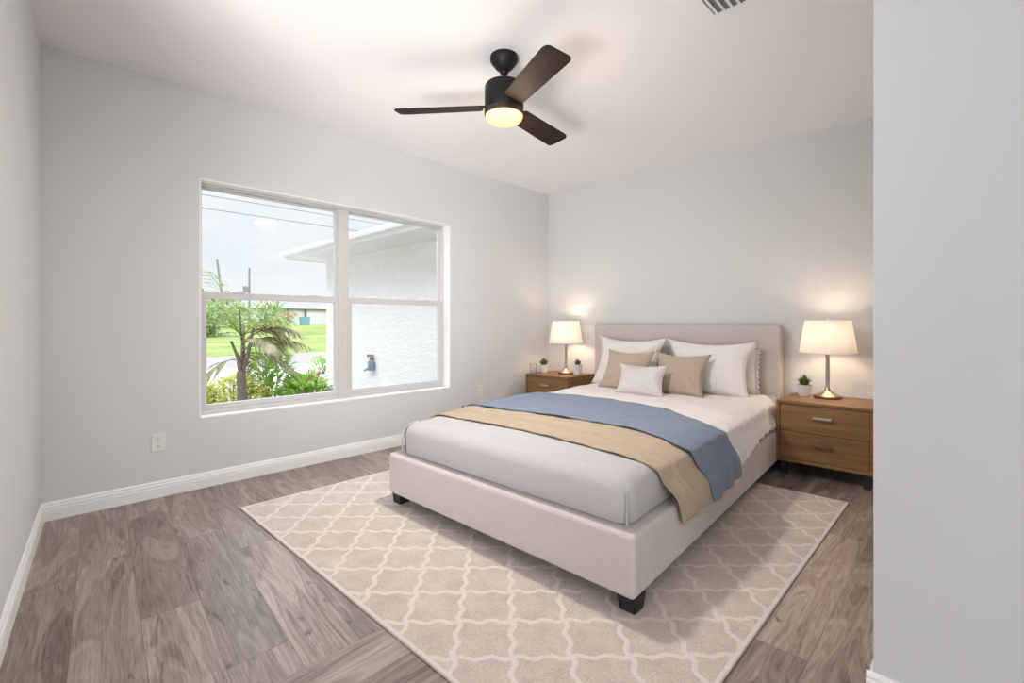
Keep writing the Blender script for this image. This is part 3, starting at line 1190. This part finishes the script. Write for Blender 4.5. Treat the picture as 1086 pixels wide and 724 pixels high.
# ------------------------------------------------------------------ table lamps
def table_lamp(loc, label):
    root = empty('table_lamp', loc, label, 'lamp', 'lamps on the nightstands')
    b = MB()
    b.lathe([(0.090, 0.0), (0.093, 0.003), (0.093, 0.016), (0.088, 0.020), (0.02, 0.021)], 48)
    o = b.build('base', M['bronze'], root, smooth=35)
    b = MB()
    b.lathe([(0.086, 0.020), (0.078, 0.026), (0.055, 0.036), (0.034, 0.048), (0.020, 0.062), (0.015, 0.078), (0.0125, 0.09)], 48)
    b.build('foot_cone', M['brass'], root, smooth=50)
    b = MB()
    b.lathe([(0.0145, 0.085), (0.0145, 0.330), (0.017, 0.333), (0.019, 0.339), (0.017, 0.345), (0.011, 0.348), (0.011, 0.362), (0.017, 0.366), (0.017, 0.400), (0.010, 0.404)], 32)
    b.build('stem', M['steel'], root, smooth=40)
    z0, z1, r0, r1 = 0.352, 0.602, 0.192, 0.154
    b = MB()
    b.lathe([(r0, z0), (r1, z1), (r1 - 0.002, z1), (r0 - 0.002, z0), (r0, z0)], 64, cap=False)
    sh = b.build('lamp_shade', M['shade'], root, smooth=60)
    b = MB()
    for k in range(3):
        a = k * 2 * math.pi / 3
        b.tube([(0.0, 0.0, z1 - 0.012), ((r1 - 0.001) * math.cos(a), (r1 - 0.001) * math.sin(a), z1 - 0.004)], 0.0016, 6)
    b.build('spider', M['brass'], sh)
    b = MB()
    b.lathe([(0.003, 0.40), (0.003, z1 + 0.004), (0.008, z1 + 0.007), (0.009, z1 + 0.016), (0.004, z1 + 0.022)], 20)
    b.build('finial', M['brass'], root, smooth=40)
    b = MB()
    b.lathe([(0.012, 0.404), (0.016, 0.42), (0.028, 0.445), (0.031, 0.462), (0.027, 0.480), (0.014, 0.494), (0.003, 0.498)], 24)
    b.build('bulb', M['bulb'], root, smooth=180)
    li = add_light('lamp_bulb_light', 'POINT', (0.0, 0.0, 0.47), LAMP_WATT, (1.0, 0.76, 0.56), shadow_soft_size=0.07)
    li.parent = root
    return root


lr = table_lamp((-0.833, 4.386, NSZ), 'lit brass table lamp with white shade on the right-hand nightstand')
ll = copy_tree(lr)
ll.location = (-3.392, 4.400, NSZ)
ll['label'] = 'lit brass table lamp with white shade in the room corner left of the bed'


# ------------------------------------------------------------------ potted plants and tumbler
def pot_plant(loc, label, r0, r1, h, ph, pr, leafm, seed, nb=90, fat=0.006):
    root = empty('potted_plant', loc, label, 'plant', 'small potted plants on the nightstands')
    b = MB()
    b.lathe([(r0 - 0.004, 0), (r0, 0.003), (r1, h - 0.004), (r1, h), (r1 - 0.005, h), (r1 - 0.006, h - 0.014), (0.002, h - 0.014)], 40)
    b.build('pot', M['ceramic'], root, smooth=40)
    b = MB()
    b.lathe([(r1 - 0.007, h - 0.016), (r1 - 0.007, h - 0.010), (0.01, h - 0.006)], 24)
    b.build('soil', M['soil'], root, smooth=60)
    rnd = random.Random(seed)
    b = MB()
    for k in range(nb):
        a = rnd.uniform(0, 2 * math.pi)
        lean = rnd.uniform(0.0, 1.0) ** 0.8
        L = ph * rnd.uniform(0.75, 1.1)
        rr = pr * lean
        st = Vector((0.35 * rr * math.cos(a), 0.35 * rr * math.sin(a), h - 0.012))
        mid = Vector((0.75 * rr * math.cos(a), 0.75 * rr * math.sin(a), h + L * 0.50 * (1 - 0.2 * lean)))
        tip = Vector((1.12 * rr * math.cos(a), 1.12 * rr * math.sin(a), h + L * (1 - 0.55 * lean ** 1.5)))
        side = Vector((-math.sin(a), math.cos(a), 0)) * fat * rnd.uniform(0.7, 1.2)
        nrm = (tip - st).cross(side).normalized() * fat * 0.35
        b.add([st - side * 0.5, st + side * 0.5, mid + side, mid - side, tip, mid + nrm, st + nrm],
              [(0, 1, 6), (6, 1, 2, 5), (0, 6, 5, 3), (5, 2, 4), (3, 5, 4), (0, 3, 2, 1), (3, 4, 2)])
    b.build('leaves', leafm, root)
    return root


pot_plant((-0.992, 4.385, NSZ), 'spiky green plant in a tapered white pot on the right-hand nightstand', 0.041, 0.053, 0.090, 0.085, 0.062, M['leaf_small'], 3)
pot_plant((-3.640, 4.300, NSZ), 'bushy green plant in a tapered white pot left of the corner lamp', 0.040, 0.054, 0.094, 0.088, 0.066, M['leaf_small'], 5)
pot_plant((-3.232, 4.405, NSZ), 'small dark succulent in a straight grey-white pot between corner lamp and bed', 0.043, 0.047, 0.112, 0.070, 0.052, M['leaf_dusty'], 8, 60, 0.008)

gl = empty('glass_tumbler', (-3.685, 4.165, NSZ), 'clear empty glass tumbler at the left front edge of the corner nightstand', 'glass')
b = MB()
b.lathe([(0.036, 0), (0.040, 0.003), (0.041, 0.12), (0.0385, 0.12), (0.0375, 0.010), (0.002, 0.009)], 36)
b.build('glass_body', M['tumbler'], gl, smooth=40)
b = MB()
b.lathe([(0.0385, 0.120), (0.040, 0.1225), (0.0412, 0.120), (0.040, 0.118), (0.0385, 0.120)], 36, cap=False)
b.build('rim', M['ceramic'], gl, smooth=60)


# ------------------------------------------------------------------ outlets
def outlet(y, z, label):
    root = empty('wall_outlet', (XW, y, z), label, 'outlet', 'outlets on the window wall')
    b = MB()
    b.box(0.0, 0.006, -0.039, 0.039, -0.060, 0.060)
    b.build('cover_plate', M['plate'], root, bevel=0.003, seg=2)
    for s in (1, -1):
        b = MB()
        n = 20
        pr = []
        for k in range(n):
            a = 2 * math.pi * k / n
            yy = max(-0.0155, min(0.0155, 0.0185 * math.cos(a)))
            pr.append((yy, s * 0.0265 + 0.0145 * math.sin(a)))
        vs = [(0.0055, p, q) for p, q in pr] + [(0.0085, p, q) for p, q in pr]
        b.add(vs, [tuple(n + k for k in range(n))] + [(k, (k + 1) % n, n + (k + 1) % n, n + k) for k in range(n)])
        rc = b.build('receptacle', M['plate'], root)
        b = MB()
        b.box(0.0084, 0.0089, -0.0075, -0.0050, s * 0.0265 - 0.001, s * 0.0265 + 0.009)
        b.box(0.0084, 0.0089, 0.0050, 0.0075, s * 0.0265 - 0.001, s * 0.0265 + 0.008)
        b.box(0.0084, 0.0089, -0.0028, 0.0028, s * 0.0265 - 0.010, s * 0.0265 - 0.005)
        b.build('slots', M['slot'], rc)
    b = MB()
    b.lathe([(0.003, 0), (0.003, 0.001), (0.001, 0.0015)], 12)
    sc = b.build('screw', M['steel'], root)
    sc.rotation_euler = (0, math.pi / 2, 0)
    sc.location = (0.006, 0, 0)
    return root


outlet(0.655, 0.358, 'white double wall outlet below the left side of the window')
outlet(3.495, 0.415, 'white double wall outlet right of the window beside the corner nightstand')

# ------------------------------------------------------------------ ceiling vent
vt = empty('ceiling_vent', (-0.85, 2.39, HC), 'white louvered air vent in the ceiling', 'vent')
b = MB()
vx, vy, fw = 0.15, 0.15, 0.022
for (x0, x1, y0, y1) in ((-vx, vx, -vy, -vy + fw), (-vx, vx, vy - fw, vy), (-vx, -vx + fw, -vy + fw, vy - fw), (vx - fw, vx, -vy + fw, vy - fw)):
    b.box(x0, x1, y0, y1, -0.008, 0.0)
b.build('frame', M['trim'], vt, bevel=0.003, seg=2)
b = MB()
b.box(-vx + fw, vx - fw, -vy + fw, vy - fw, -0.0012, -0.0002)
b.build('backing', plain('vent_shadow', (0.22, 0.23, 0.24), 0.8), vt)
for k in range(7):
    b = MB()
    Mx = Matrix.Translation((-vx + fw + 0.017 + k * 0.037, 0, -0.009)) @ Matrix.Rotation(math.radians(38), 4, 'Y')
    b.box(-0.014, 0.014, -vy + fw, vy - fw, -0.001, 0.001, Mx)
    b.build('louver', M['trim'], vt)

# ------------------------------------------------------------------ ceiling fan
fan = empty('ceiling_fan', (-2.040, 2.042, HC), 'black three-blade ceiling fan with a lit round globe', 'ceiling fan')
b = MB()
b.lathe([(0.082, 0.0), (0.084, -0.012), (0.083, -0.030), (0.070, -0.050), (0.050, -0.074), (0.030, -0.090), (0.022, -0.097)], 48)
b.build('canopy', M['black_metal'], fan, smooth=50)
b = MB()
b.lathe([(0.0135, -0.080), (0.0135, -0.168)], 24)
b.lathe([(0.020, -0.090), (0.026, -0.099), (0.020, -0.110)], 24)
b.lathe([(0.030, -0.146), (0.034, -0.152), (0.030, -0.170)], 24)
b.build('downrod', M['black_metal'], fan, smooth=40)
b = MB()
b.lathe([(0.030, -0.156), (0.085, -0.162), (0.108, -0.172), (0.116, -0.186), (0.117, -0.315), (0.114, -0.322)], 56)
b.build('motor_housing', M['black_metal'], fan, smooth=40)
b = MB()
b.lathe([(0.100, -0.320), (0.117, -0.326), (0.119, -0.336), (0.119, -0.352), (0.113, -0.356)], 56)
b.build('light_ring', M['ring'], fan, smooth=40)
b = MB()
b.lathe([(0.112, -0.352), (0.112, -0.366), (0.107, -0.379), (0.094, -0.390), (0.070, -0.398), (0.03, -0.402), (0.002, -0.403)], 56)
b.build('globe', M['fan_globe'], fan, smooth=180)
for k in range(3):
    b = MB()
    n = 10
    r0, r1 = 0.150, 0.660
    w0, w1 = 0.066, 0.078
    cr_ = 0.030
    out = [(r0, -w0), (r1 - cr_ * 1.6, -w1)]
    for i in range(1, 7):
        a = math.pi / 2 * i / 6
        out.append((r1 - cr_ * 1.6 + cr_ * 1.6 * math.sin(a), -w1 + cr_ - cr_ * math.cos(a)))
    for i in range(0, 7):
        a = math.pi / 2 * i / 6
        out.append((r1 - cr_ + cr_ * math.cos(a), w1 - cr_ + cr_ * math.sin(a)))
    out += [(r0, w0), (r0 - 0.018, w0 - 0.022), (r0 - 0.018, -w0 + 0.022)]
    N = len(out)
    b.add([(x, y, -0.004) for x, y in out] + [(x, y, 0.004) for x, y in out],
          [tuple(range(N - 1, -1, -1)), tuple(N + i for i in range(N))] + [(i, (i + 1) % N, N + (i + 1) % N, N + i) for i in range(N)])
    bl = b.build('blade', M['blade'], fan, bevel=0.0015, seg=2)
    ang = math.radians(218.6 + 120 * k)
    bl.rotation_mode = 'QUATERNION'
    bl.rotation_quaternion = (Matrix.Rotation(ang, 3, 'Z') @ Matrix.Rotation(math.radians(-13), 3, 'X')).to_quaternion()
    bl.location = (0, 0, -0.306)
    b = MB()
    b.hexa([(0.085, -0.028, 0.0045), (0.215, -0.036, 0.0045), (0.215, 0.036, 0.0045), (0.085, 0.028, 0.0045)],
           [(0.085, -0.026, 0.012), (0.210, -0.032, 0.009), (0.210, 0.032, 0.009), (0.085, 0.026, 0.012)])
    br = b.build('blade_bracket', M['black_metal'], bl, bevel=0.002, seg=2)
fl = add_light('fan_bulb_light', 'POINT', (0, 0, -0.44), FAN_WATT, (1.0, 0.80, 0.60), shadow_soft_size=0.13)
fl.parent = fan
fd = add_light('fan_globe_light', 'AREA', (0, 0, -0.416), FAN_DOWN, (1.0, 0.96, 0.93), shape='DISK', size=0.20)
fd.parent = fan

# ------------------------------------------------------------------ outside
GZ = -0.22
rows = [(-4.06, GZ), (-11.0, GZ), (-16.3, GZ - 0.02), (-22.3, GZ - 0.02), (-30, 0.02), (-40, 0.32), (-56, 0.86), (-70, 1.15), (-140, 1.3)]
b = MB()
ys = [-60 + 10 * i for i in range(26)]
b.add([(x, y, z) for x, z in rows for y in ys],
      [(i * 26 + j, i * 26 + j + 1, (i + 1) * 26 + j + 1, (i + 1) * 26 + j) for i in range(len(rows) - 1) for j in range(25)])
struct(b.build('ground', M['ground']))

# neighbouring wing of the house
YW = 4.6
wing = empty('house_wing', (-7, YW + 1, GZ), 'white stucco house wing with overhanging eave outside the window', 'building')
b = MB()
b.box(-9.93, -4.07, YW, YW + 5, GZ, 2.47)
child(b.build('stucco_wall', M['stucco']), wing)
b = MB()
YE, XE = 3.86, -10.15
b.box(XE, -4.07, YE, YW + 5.6, 2.445, 2.465)
child(b.build('soffit', M['soffit']), wing)
b = MB()
b.box(XE - 0.02, -4.07, YE - 0.02, YE, 2.43, 2.565)
b.box(XE - 0.02, XE, YE, YW + 5.6, 2.43, 2.565)
child(b.build('fascia', M['fascia']), wing)
b = MB()
prof = [(0, 0.0), (-0.075, 0.012), (-0.095, 0.06), (-0.095, 0.085), (0, 0.085)]
k = len(prof)
b.add([(XE - 0.1, YE - 0.02 + o, 2.49 + z) for o, z in prof] + [(-4.07, YE - 0.02 + o, 2.49 + z) for o, z in prof],
      [(i, (i + 1) % k, k + (i + 1) % k, k + i) for i in range(k)] + [tuple(range(k)), tuple(range(2 * k - 1, k - 1, -1))])
child(b.build('gutter', M['trim']), wing)
b = MB()
b.add([(XE - 0.05, YE - 0.05, 2.575), (-4.07, YE - 0.05, 2.575), (-4.07, 7.1, 3.75), (-7.0, 7.1, 3.75), (XE - 0.05, 10.25, 2.575), (-4.07, 10.25, 2.575),
       (XE - 0.05, YE - 0.05, 2.545), (-4.07, YE - 0.05, 2.545), (-4.07, 10.25, 2.545), (XE - 0.05, 10.25, 2.545)],
      [(0, 1, 2, 3), (0, 3, 4), (3, 2, 5, 4), (6, 9, 8, 7), (0, 6, 7, 1), (0, 4, 9, 6), (4, 5, 8, 9), (1, 7, 8, 5, 2)])
child(b.build('roof', M['roof']), wing)

hb = empty('hose_faucet', (-8.0, YW, 0.42), 'outdoor hose faucet with blue-grey body on the stucco wall', 'faucet')
b = MB()
b.tube([(0, 0, 0.06), (0, -0.07, 0.06)], 0.022, 12)
b.tube([(0, -0.055, 0.075), (0, -0.055, 0.02)], 0.026, 12)
b.build('valve', M['faucet_brown'], hb, smooth=40)
b = MB()
b.tube([(-0.09, -0.062, 0.125), (0.09, -0.062, 0.125)], 0.017, 10)
b.tube([(0, -0.062, 0.125), (0, -0.06, 0.07)], 0.014, 10)
b.tube([(-0.09, -0.062, 0.135), (-0.09, -0.062, 0.085)], 0.018, 10)
b.tube([(0.09, -0.062, 0.135), (0.09, -0.062, 0.095)], 0.018, 10)
b.build('handle', M['faucet_brown'], hb, smooth=40)
b = MB()
b.lathe([(0.035, 0.03), (0.058, 0.018), (0.062, -0.02), (0.062, -0.13), (0.052, -0.15), (0.03, -0.155)], 20, 0.03, -0.068, 0)
b.build('timer_body', M['faucet_blue'], hb, smooth=40)
b = MB()
b.tube([(0.0, -0.07, -0.12), (-0.07, -0.085, -0.125), (-0.12, -0.095, -0.145), (-0.15, -0.1, -0.165)], 0.024, 10, 0.018)
b.build('spout', M['faucet_blue'], hb, smooth=60)


# ---- plants
def leaf(m, base, dirv, up, L, w, droop=0.15, fold=0.15, n=4):
    d = dirv.normalized()
    s = d.cross(up)
    if s.length < 1e-4:
        s = Vector((1, 0, 0))
    s.normalize()
    nrm = s.cross(d).normalized()
    vs, fs = [], []
    for i in range(n + 1):
        f = i / n
        ww = w * 0.5 * (math.sin(math.pi * min(1, f * 0.92 + 0.05)) ** 0.8)
        p = base + d * (L * f) + Vector((0, 0, -droop * L * f * f))
        vs += [p - s * ww + nrm * ww * fold * 2, p, p + s * ww + nrm * ww * fold * 2]
    for i in range(n):
        a = i * 3
        fs += [(a, a + 1, a + 4, a + 3), (a + 1, a + 2, a + 5, a + 4)]
    m.add(vs, fs)


def bush(name, loc, rx, ry, h, n, L, w, mat, label, seed, group=None, z0=0.15, stems=7, smat='stem'):
    root = empty(name, (loc[0], loc[1], GZ), label, 'shrub', group)
    rnd = random.Random(seed)
    st = MB()
    for k in range(stems):
        a = rnd.uniform(0, 6.28)
        r = rnd.uniform(0.2, 0.75)
        p = [(0.25 * r * rx * math.cos(a), 0.25 * r * ry * math.sin(a), 0), (0.7 * r * rx * math.cos(a), 0.7 * r * ry * math.sin(a), h * 0.45), (r * rx * math.cos(a), r * ry * math.sin(a), h * 0.85)]
        st.tube(p, 0.012, 6, 0.005)
    st.build('stems', M[smat], root)
    m = MB()
    for k in range(n):
        a = rnd.uniform(0, 6.28)
        zz = rnd.uniform(z0, 1.0)
        prof = math.sqrt(max(0.02, 1 - max(0, (zz - 0.45) / 0.55) ** 2)) if zz > 0.45 else 0.75 + 0.25 * zz / 0.45
        r = prof * rnd.uniform(0.45, 1.0) ** 0.5
        p = Vector((r * rx * math.cos(a), r * ry * math.sin(a), h * zz * rnd.uniform(0.92, 1.04)))
        d = Vector((math.cos(a) * rnd.uniform(0.4, 1.2), math.sin(a) * rnd.uniform(0.4, 1.2), rnd.uniform(-0.1, 1.0)))
        leaf(m, p, d, Vector((0, 0, 1)), L * rnd.uniform(0.7, 1.2), w * rnd.uniform(0.7, 1.2), rnd.uniform(0.05, 0.3), 0.12, 3)
    m.build('foliage', M[mat], root, smooth=180, fix=False)
    return root


def frond_mesh(L, nl, leafL, leafW, rise, droop, az, z0, rnd):
    m = MB()
    pts = []
    for i in range(13):
        f = i / 12
        r = L * f
        pts.append(Vector((math.cos(az) * r, math.sin(az) * r, z0 + rise * L * f - droop * L * f * f)))
    m.tube(pts, 0.009, 6, 0.003)
    for i in range(nl):
        f = 0.22 + 0.78 * i / (nl - 1)
        k = min(11, int(f * 12))
        p = pts[k].lerp(pts[k + 1], f * 12 - k)
        t = (pts[k + 1] - pts[k]).normalized()
        s = t.cross(Vector((0, 0, 1))).normalized()
        ll_ = leafL * (0.55 + 0.75 * math.sin(math.pi * min(1, f * 0.85 + 0.1))) * rnd.uniform(0.85, 1.1)
        for sg in (1, -1):
            d = s * sg * 0.85 + t * 0.75 + Vector((0, 0, rnd.uniform(-0.35, 0.15)))
            leaf(m, p, d, Vector((0, 0, 1)), ll_, leafW, 0.35, 0.2, 3)
    return m


palm = empty('palm_tree', (-6.30, 1.88, GZ), 'small feathery palm with brownish fronds outside the window', 'tree')
b = MB()
b.tube([(0.02, 0, 0), (0.0, 0.01, 0.45), (-0.02, 0.0, 0.78)], 0.062, 12, 0.05)
b.tube([(-0.02, 0, 0.74), (-0.05, 0.03, 1.0), (-0.10, 0.05, 1.35)], 0.034, 10, 0.018)
b.tube([(-0.02, 0, 0.74), (0.05, -0.05, 0.95), (0.10, -0.14, 1.15)], 0.030, 10, 0.016)
b.tube([(-0.02, 0, 0.70), (0.03, 0.06, 0.98), (0.02, 0.12, 1.30)], 0.030, 10, 0.016)
b.build('trunk', M['bark'], palm, smooth=60)
rnd = random.Random(21)
for (L, rise, drp, az, z0, mk) in [
        (0.72, 0.62, 0.55, 80, 1.02, 'palm_leaf'), (0.60, 0.35, 0.75, 62, 0.98, 'palm_leaf'), (0.62, 0.6, 0.85, 115, 1.10, 'palm_leaf'),
        (0.50, 0.25, 0.95, -95, 0.92, 'palm_leaf'), (0.60, 1.0, 0.75, -110, 1.22, 'palm_green'),
        (0.52, 0.7, 0.8, 30, 1.10, 'palm_leaf'), (0.60, 0.95, 0.6, 160, 1.2, 'palm_green'), (0.55, 1.3, 0.6, 75, 1.10, 'palm_young'),
        (0.68, 1.6, 0.6, -80, 1.20, 'palm_green'), (0.62, 1.9, 0.65, 200, 1.22, 'palm_green'), (0.50, 0.2, 0.8, 140, 0.98, 'palm_leaf'),
        (0.55, 1.1, 0.9, 100, 1.0, 'palm_leaf'), (0.5, 1.5, 0.7, -20, 1.15, 'palm_green'), (0.62, 0.9, 0.7, 88, 1.12, 'palm_leaf'), (0.55, 0.75, 0.9, 70, 1.2, 'palm_leaf'), (0.5, 1.2, 0.8, 60, 1.2, 'palm_green')]:
    fm = frond_mesh(L, 15, 0.20, 0.030, rise, drp, math.radians(az), z0, rnd)
    fm.build('frond', M[mk], palm, smooth=180, fix=False)

bush('golden_shrub', (-5.75, 1.22), 0.42, 0.42, 0.76, 1900, 0.060, 0.036, 'hedge_leaf', 'low golden-yellow shrub left of the palm trunk', 31, z0=0.25)
bush('golden_shrub', (-7.30, 2.10), 0.45, 0.45, 0.62, 1300, 0.065, 0.038, 'hedge_leaf', 'pale yellow-green shrub behind the palm trunk', 32, z0=0.25)
bush('broadleaf_shrub', (-5.95, 2.48), 0.36, 0.32, 0.70, 340, 0.15, 0.075, 'bush_leaf', 'bright green broad-leaved shrub right of the palm, low by the window', 33, z0=0.2, smat='green_stem')
bush('broadleaf_shrub', (-7.55, 2.62), 0.36, 0.34, 1.06, 420, 0.15, 0.07, 'bush_leaf', 'taller bright green broad-leaved shrub behind the palm fronds', 34, z0=0.2, smat='green_stem')
bush('low_shrub', (-12.6, 5.72), 0.35, 0.35, 0.45, 220, 0.12, 0.05, 'bush_leaf', 'small green tuft beside the white driveway at the house corner', 36)

brm = empty('bromeliad', (-9.35, 4.02, GZ), 'red-leaved bromeliad by the corner of the house wing', 'plant')
b = MB()
rnd = random.Random(5)
for k in range(26):
    a = rnd.uniform(0, 6.28)
    ln = rnd.uniform(0.15, 0.9)
    d = Vector((math.cos(a) * ln, math.sin(a) * ln, 1.0))
    leaf(b, Vector((0.03 * math.cos(a), 0.03 * math.sin(a), 0.02)), d, Vector((math.cos(a), math.sin(a), 0.1)), rnd.uniform(0.40, 0.55), 0.06, 0.25 * ln, 0.2, 5)
b.build('leaves', M['red_leaf'], brm, smooth=180, fix=False)
b = MB()
b.lathe([(0.05, 0.0), (0.04, 0.06), (0.02, 0.12)], 12)
b.build('crown', M['red_leaf'], brm, smooth=60)
b = MB()
for i in range(10):
    x0 = -9.9 + i * 0.20
    b.box(x0, x0 + 0.195, 3.66 + 0.006 * math.sin(i * 2.1), 3.76 + 0.006 * math.sin(i * 2.1), GZ, GZ + 0.06)
tag(b.build('garden_edging', M['edging']), 'black edging strip at the foot of the red bromeliad', 'edging')

# ---- far side of the road
nb = empty('neighbor_house', (-62, 26, 0.9), 'long low white house with flat roof far beyond the lawn', 'building')
b = MB()
b.box(-68, -60, 14.5, 28.2, 0.7, 2.75)
child(b.build('walls', M['far_white']), nb)
b = MB()
b.box(-69, -59.6, 13.8, 28.6, 2.85, 3.15)
child(b.build('roof', M['far_white']), nb)
b = MB()
b.box(-68.6, -59.7, 14, 28.4, 2.72, 2.86)
child(b.build('fascia', M['far_dark']), nb)
for yy in (22.9, 25.0, 28.05):
    b = MB()
    b.box(-60.05, -59.8, yy, yy + 0.22, 0.75, 2.75)
    child(b.build('post', M['far_dark']), nb)
b = MB()
b.box(-60.05, -59.9, 25.2, 26.4, 0.9, 2.4)
child(b.build('garage_door', M['far_white']), nb)
n2 = empty('neighbor_shed', (-60, 30.5, 0.9), 'pale pink block building beside the long white house', 'building')
b = MB()
b.box(-64, -58.5, 28.7, 36, 0.7, 2.95)
child(b.build('walls', M['far_pink']), n2)
b = MB()
b.box(-64.3, -58.2, 28.6, 36.3, 2.95, 3.10)
child(b.build('roof', M['far_white']), n2)
bn = empty('utility_box', (-58.0, 24.2, 0.88), 'blue bin standing in front of the far white house', 'bin')
b = MB()
b.hexa([(-0.4, -0.45, 0), (0.4, -0.45, 0), (0.4, 0.45, 0), (-0.4, 0.45, 0)], [(-0.45, -0.5, 0.85), (0.45, -0.5, 0.85), (0.45, 0.5, 0.85), (-0.45, 0.5, 0.85)])
b.build('bin_body', M['far_blue'], bn, bevel=0.03)
b = MB()
b.box(-0.48, 0.48, -0.53, 0.53, 0.85, 0.95)
b.build('lid', M['far_blue'], bn, bevel=0.03)


def tree(loc, r, h, label, seed, n=900, L=0.4):
    root = empty('broadleaf_tree', loc, label, 'tree', 'trees beyond the road')
    rnd = random.Random(seed)
    b = MB()
    b.tube([(0, 0, -0.2), (0.05, 0, h * 0.3), (0, 0.1, h * 0.6)], 0.16, 8, 0.08)
    b.build('trunk', M['bark'], root, smooth=60)
    m = MB()
    blobs = [(rnd.uniform(-.6, .6) * r, rnd.uniform(-.6, .6) * r, h * rnd.uniform(0.22, 0.72), r * rnd.uniform(0.4, 0.6)) for _ in range(9)]
    for k in range(n):
        bx, by, bz, br_ = rnd.choice(blobs)
        d = Vector((rnd.gauss(0, 1), rnd.gauss(0, 1), rnd.gauss(0, 1))).normalized()
        p = Vector((bx, by, bz)) + d * br_ * rnd.uniform(0.75, 1.0)
        leaf(m, p, d + Vector((0, 0, 0.3)), Vector((0, 0, 1)), L * rnd.uniform(0.7, 1.3), L * 0.45, 0.2, 0.1, 2)
    m.build('crown', M['far_leaf'], root, smooth=180, fix=False)
    return root


tree((-37.0, 8.6, 0.2), 2.0, 2.6, 'bushy tree beyond the road at the left edge of the window', 41)
tree((-43.0, 14.6, 0.4), 2.1, 2.7, 'bushy tree beyond the road, nearest the long white house', 43)
tree((-50.0, 14.0, 0.6), 2.2, 3.0, 'bushy tree standing farthest back beyond the road', 44)

for (x, y, r, tx, ty, lab) in ((-54.0, 14.75, 6.8, -0.35, -0.75, 'leaning weathered utility pole seen above the palm'),
                               (-58.0, 18.1, 6.6, 0.0, 0.0, 'upright utility pole with a small transformer right of the leaning one')):
    pr = empty('utility_pole', (x, y, 0.85), lab, 'pole', 'utility poles')
    b = MB()
    b.tube([(0, 0, -0.2), (tx, ty, r - 0.85 + 0.6)], 0.13, 10, 0.10)
    b.build('mast', M['pole'], pr, smooth=60)
    if tx == 0:
        b = MB()
        b.lathe([(0.05, 0), (0.25, 0.05), (0.25, 0.7), (0.05, 0.75)], 14, 0.05, -0.42, 3.6)
        b.build('transformer', M['pole'], pr, smooth=40)
for z0, lab in ((6.66, 'upper overhead power line crossing the sky'), (6.08, 'lower overhead power line crossing the sky')):
    b = MB()
    pts = [(-24, -40 + 5 * i, z0 + 0.12 * ((i - 12) / 12.0) ** 2) for i in range(25)]
    b.tube(pts, 0.017, 6)
    tag(b.build('power_line', M['wire'], smooth=180), lab, 'cable', 'power lines')
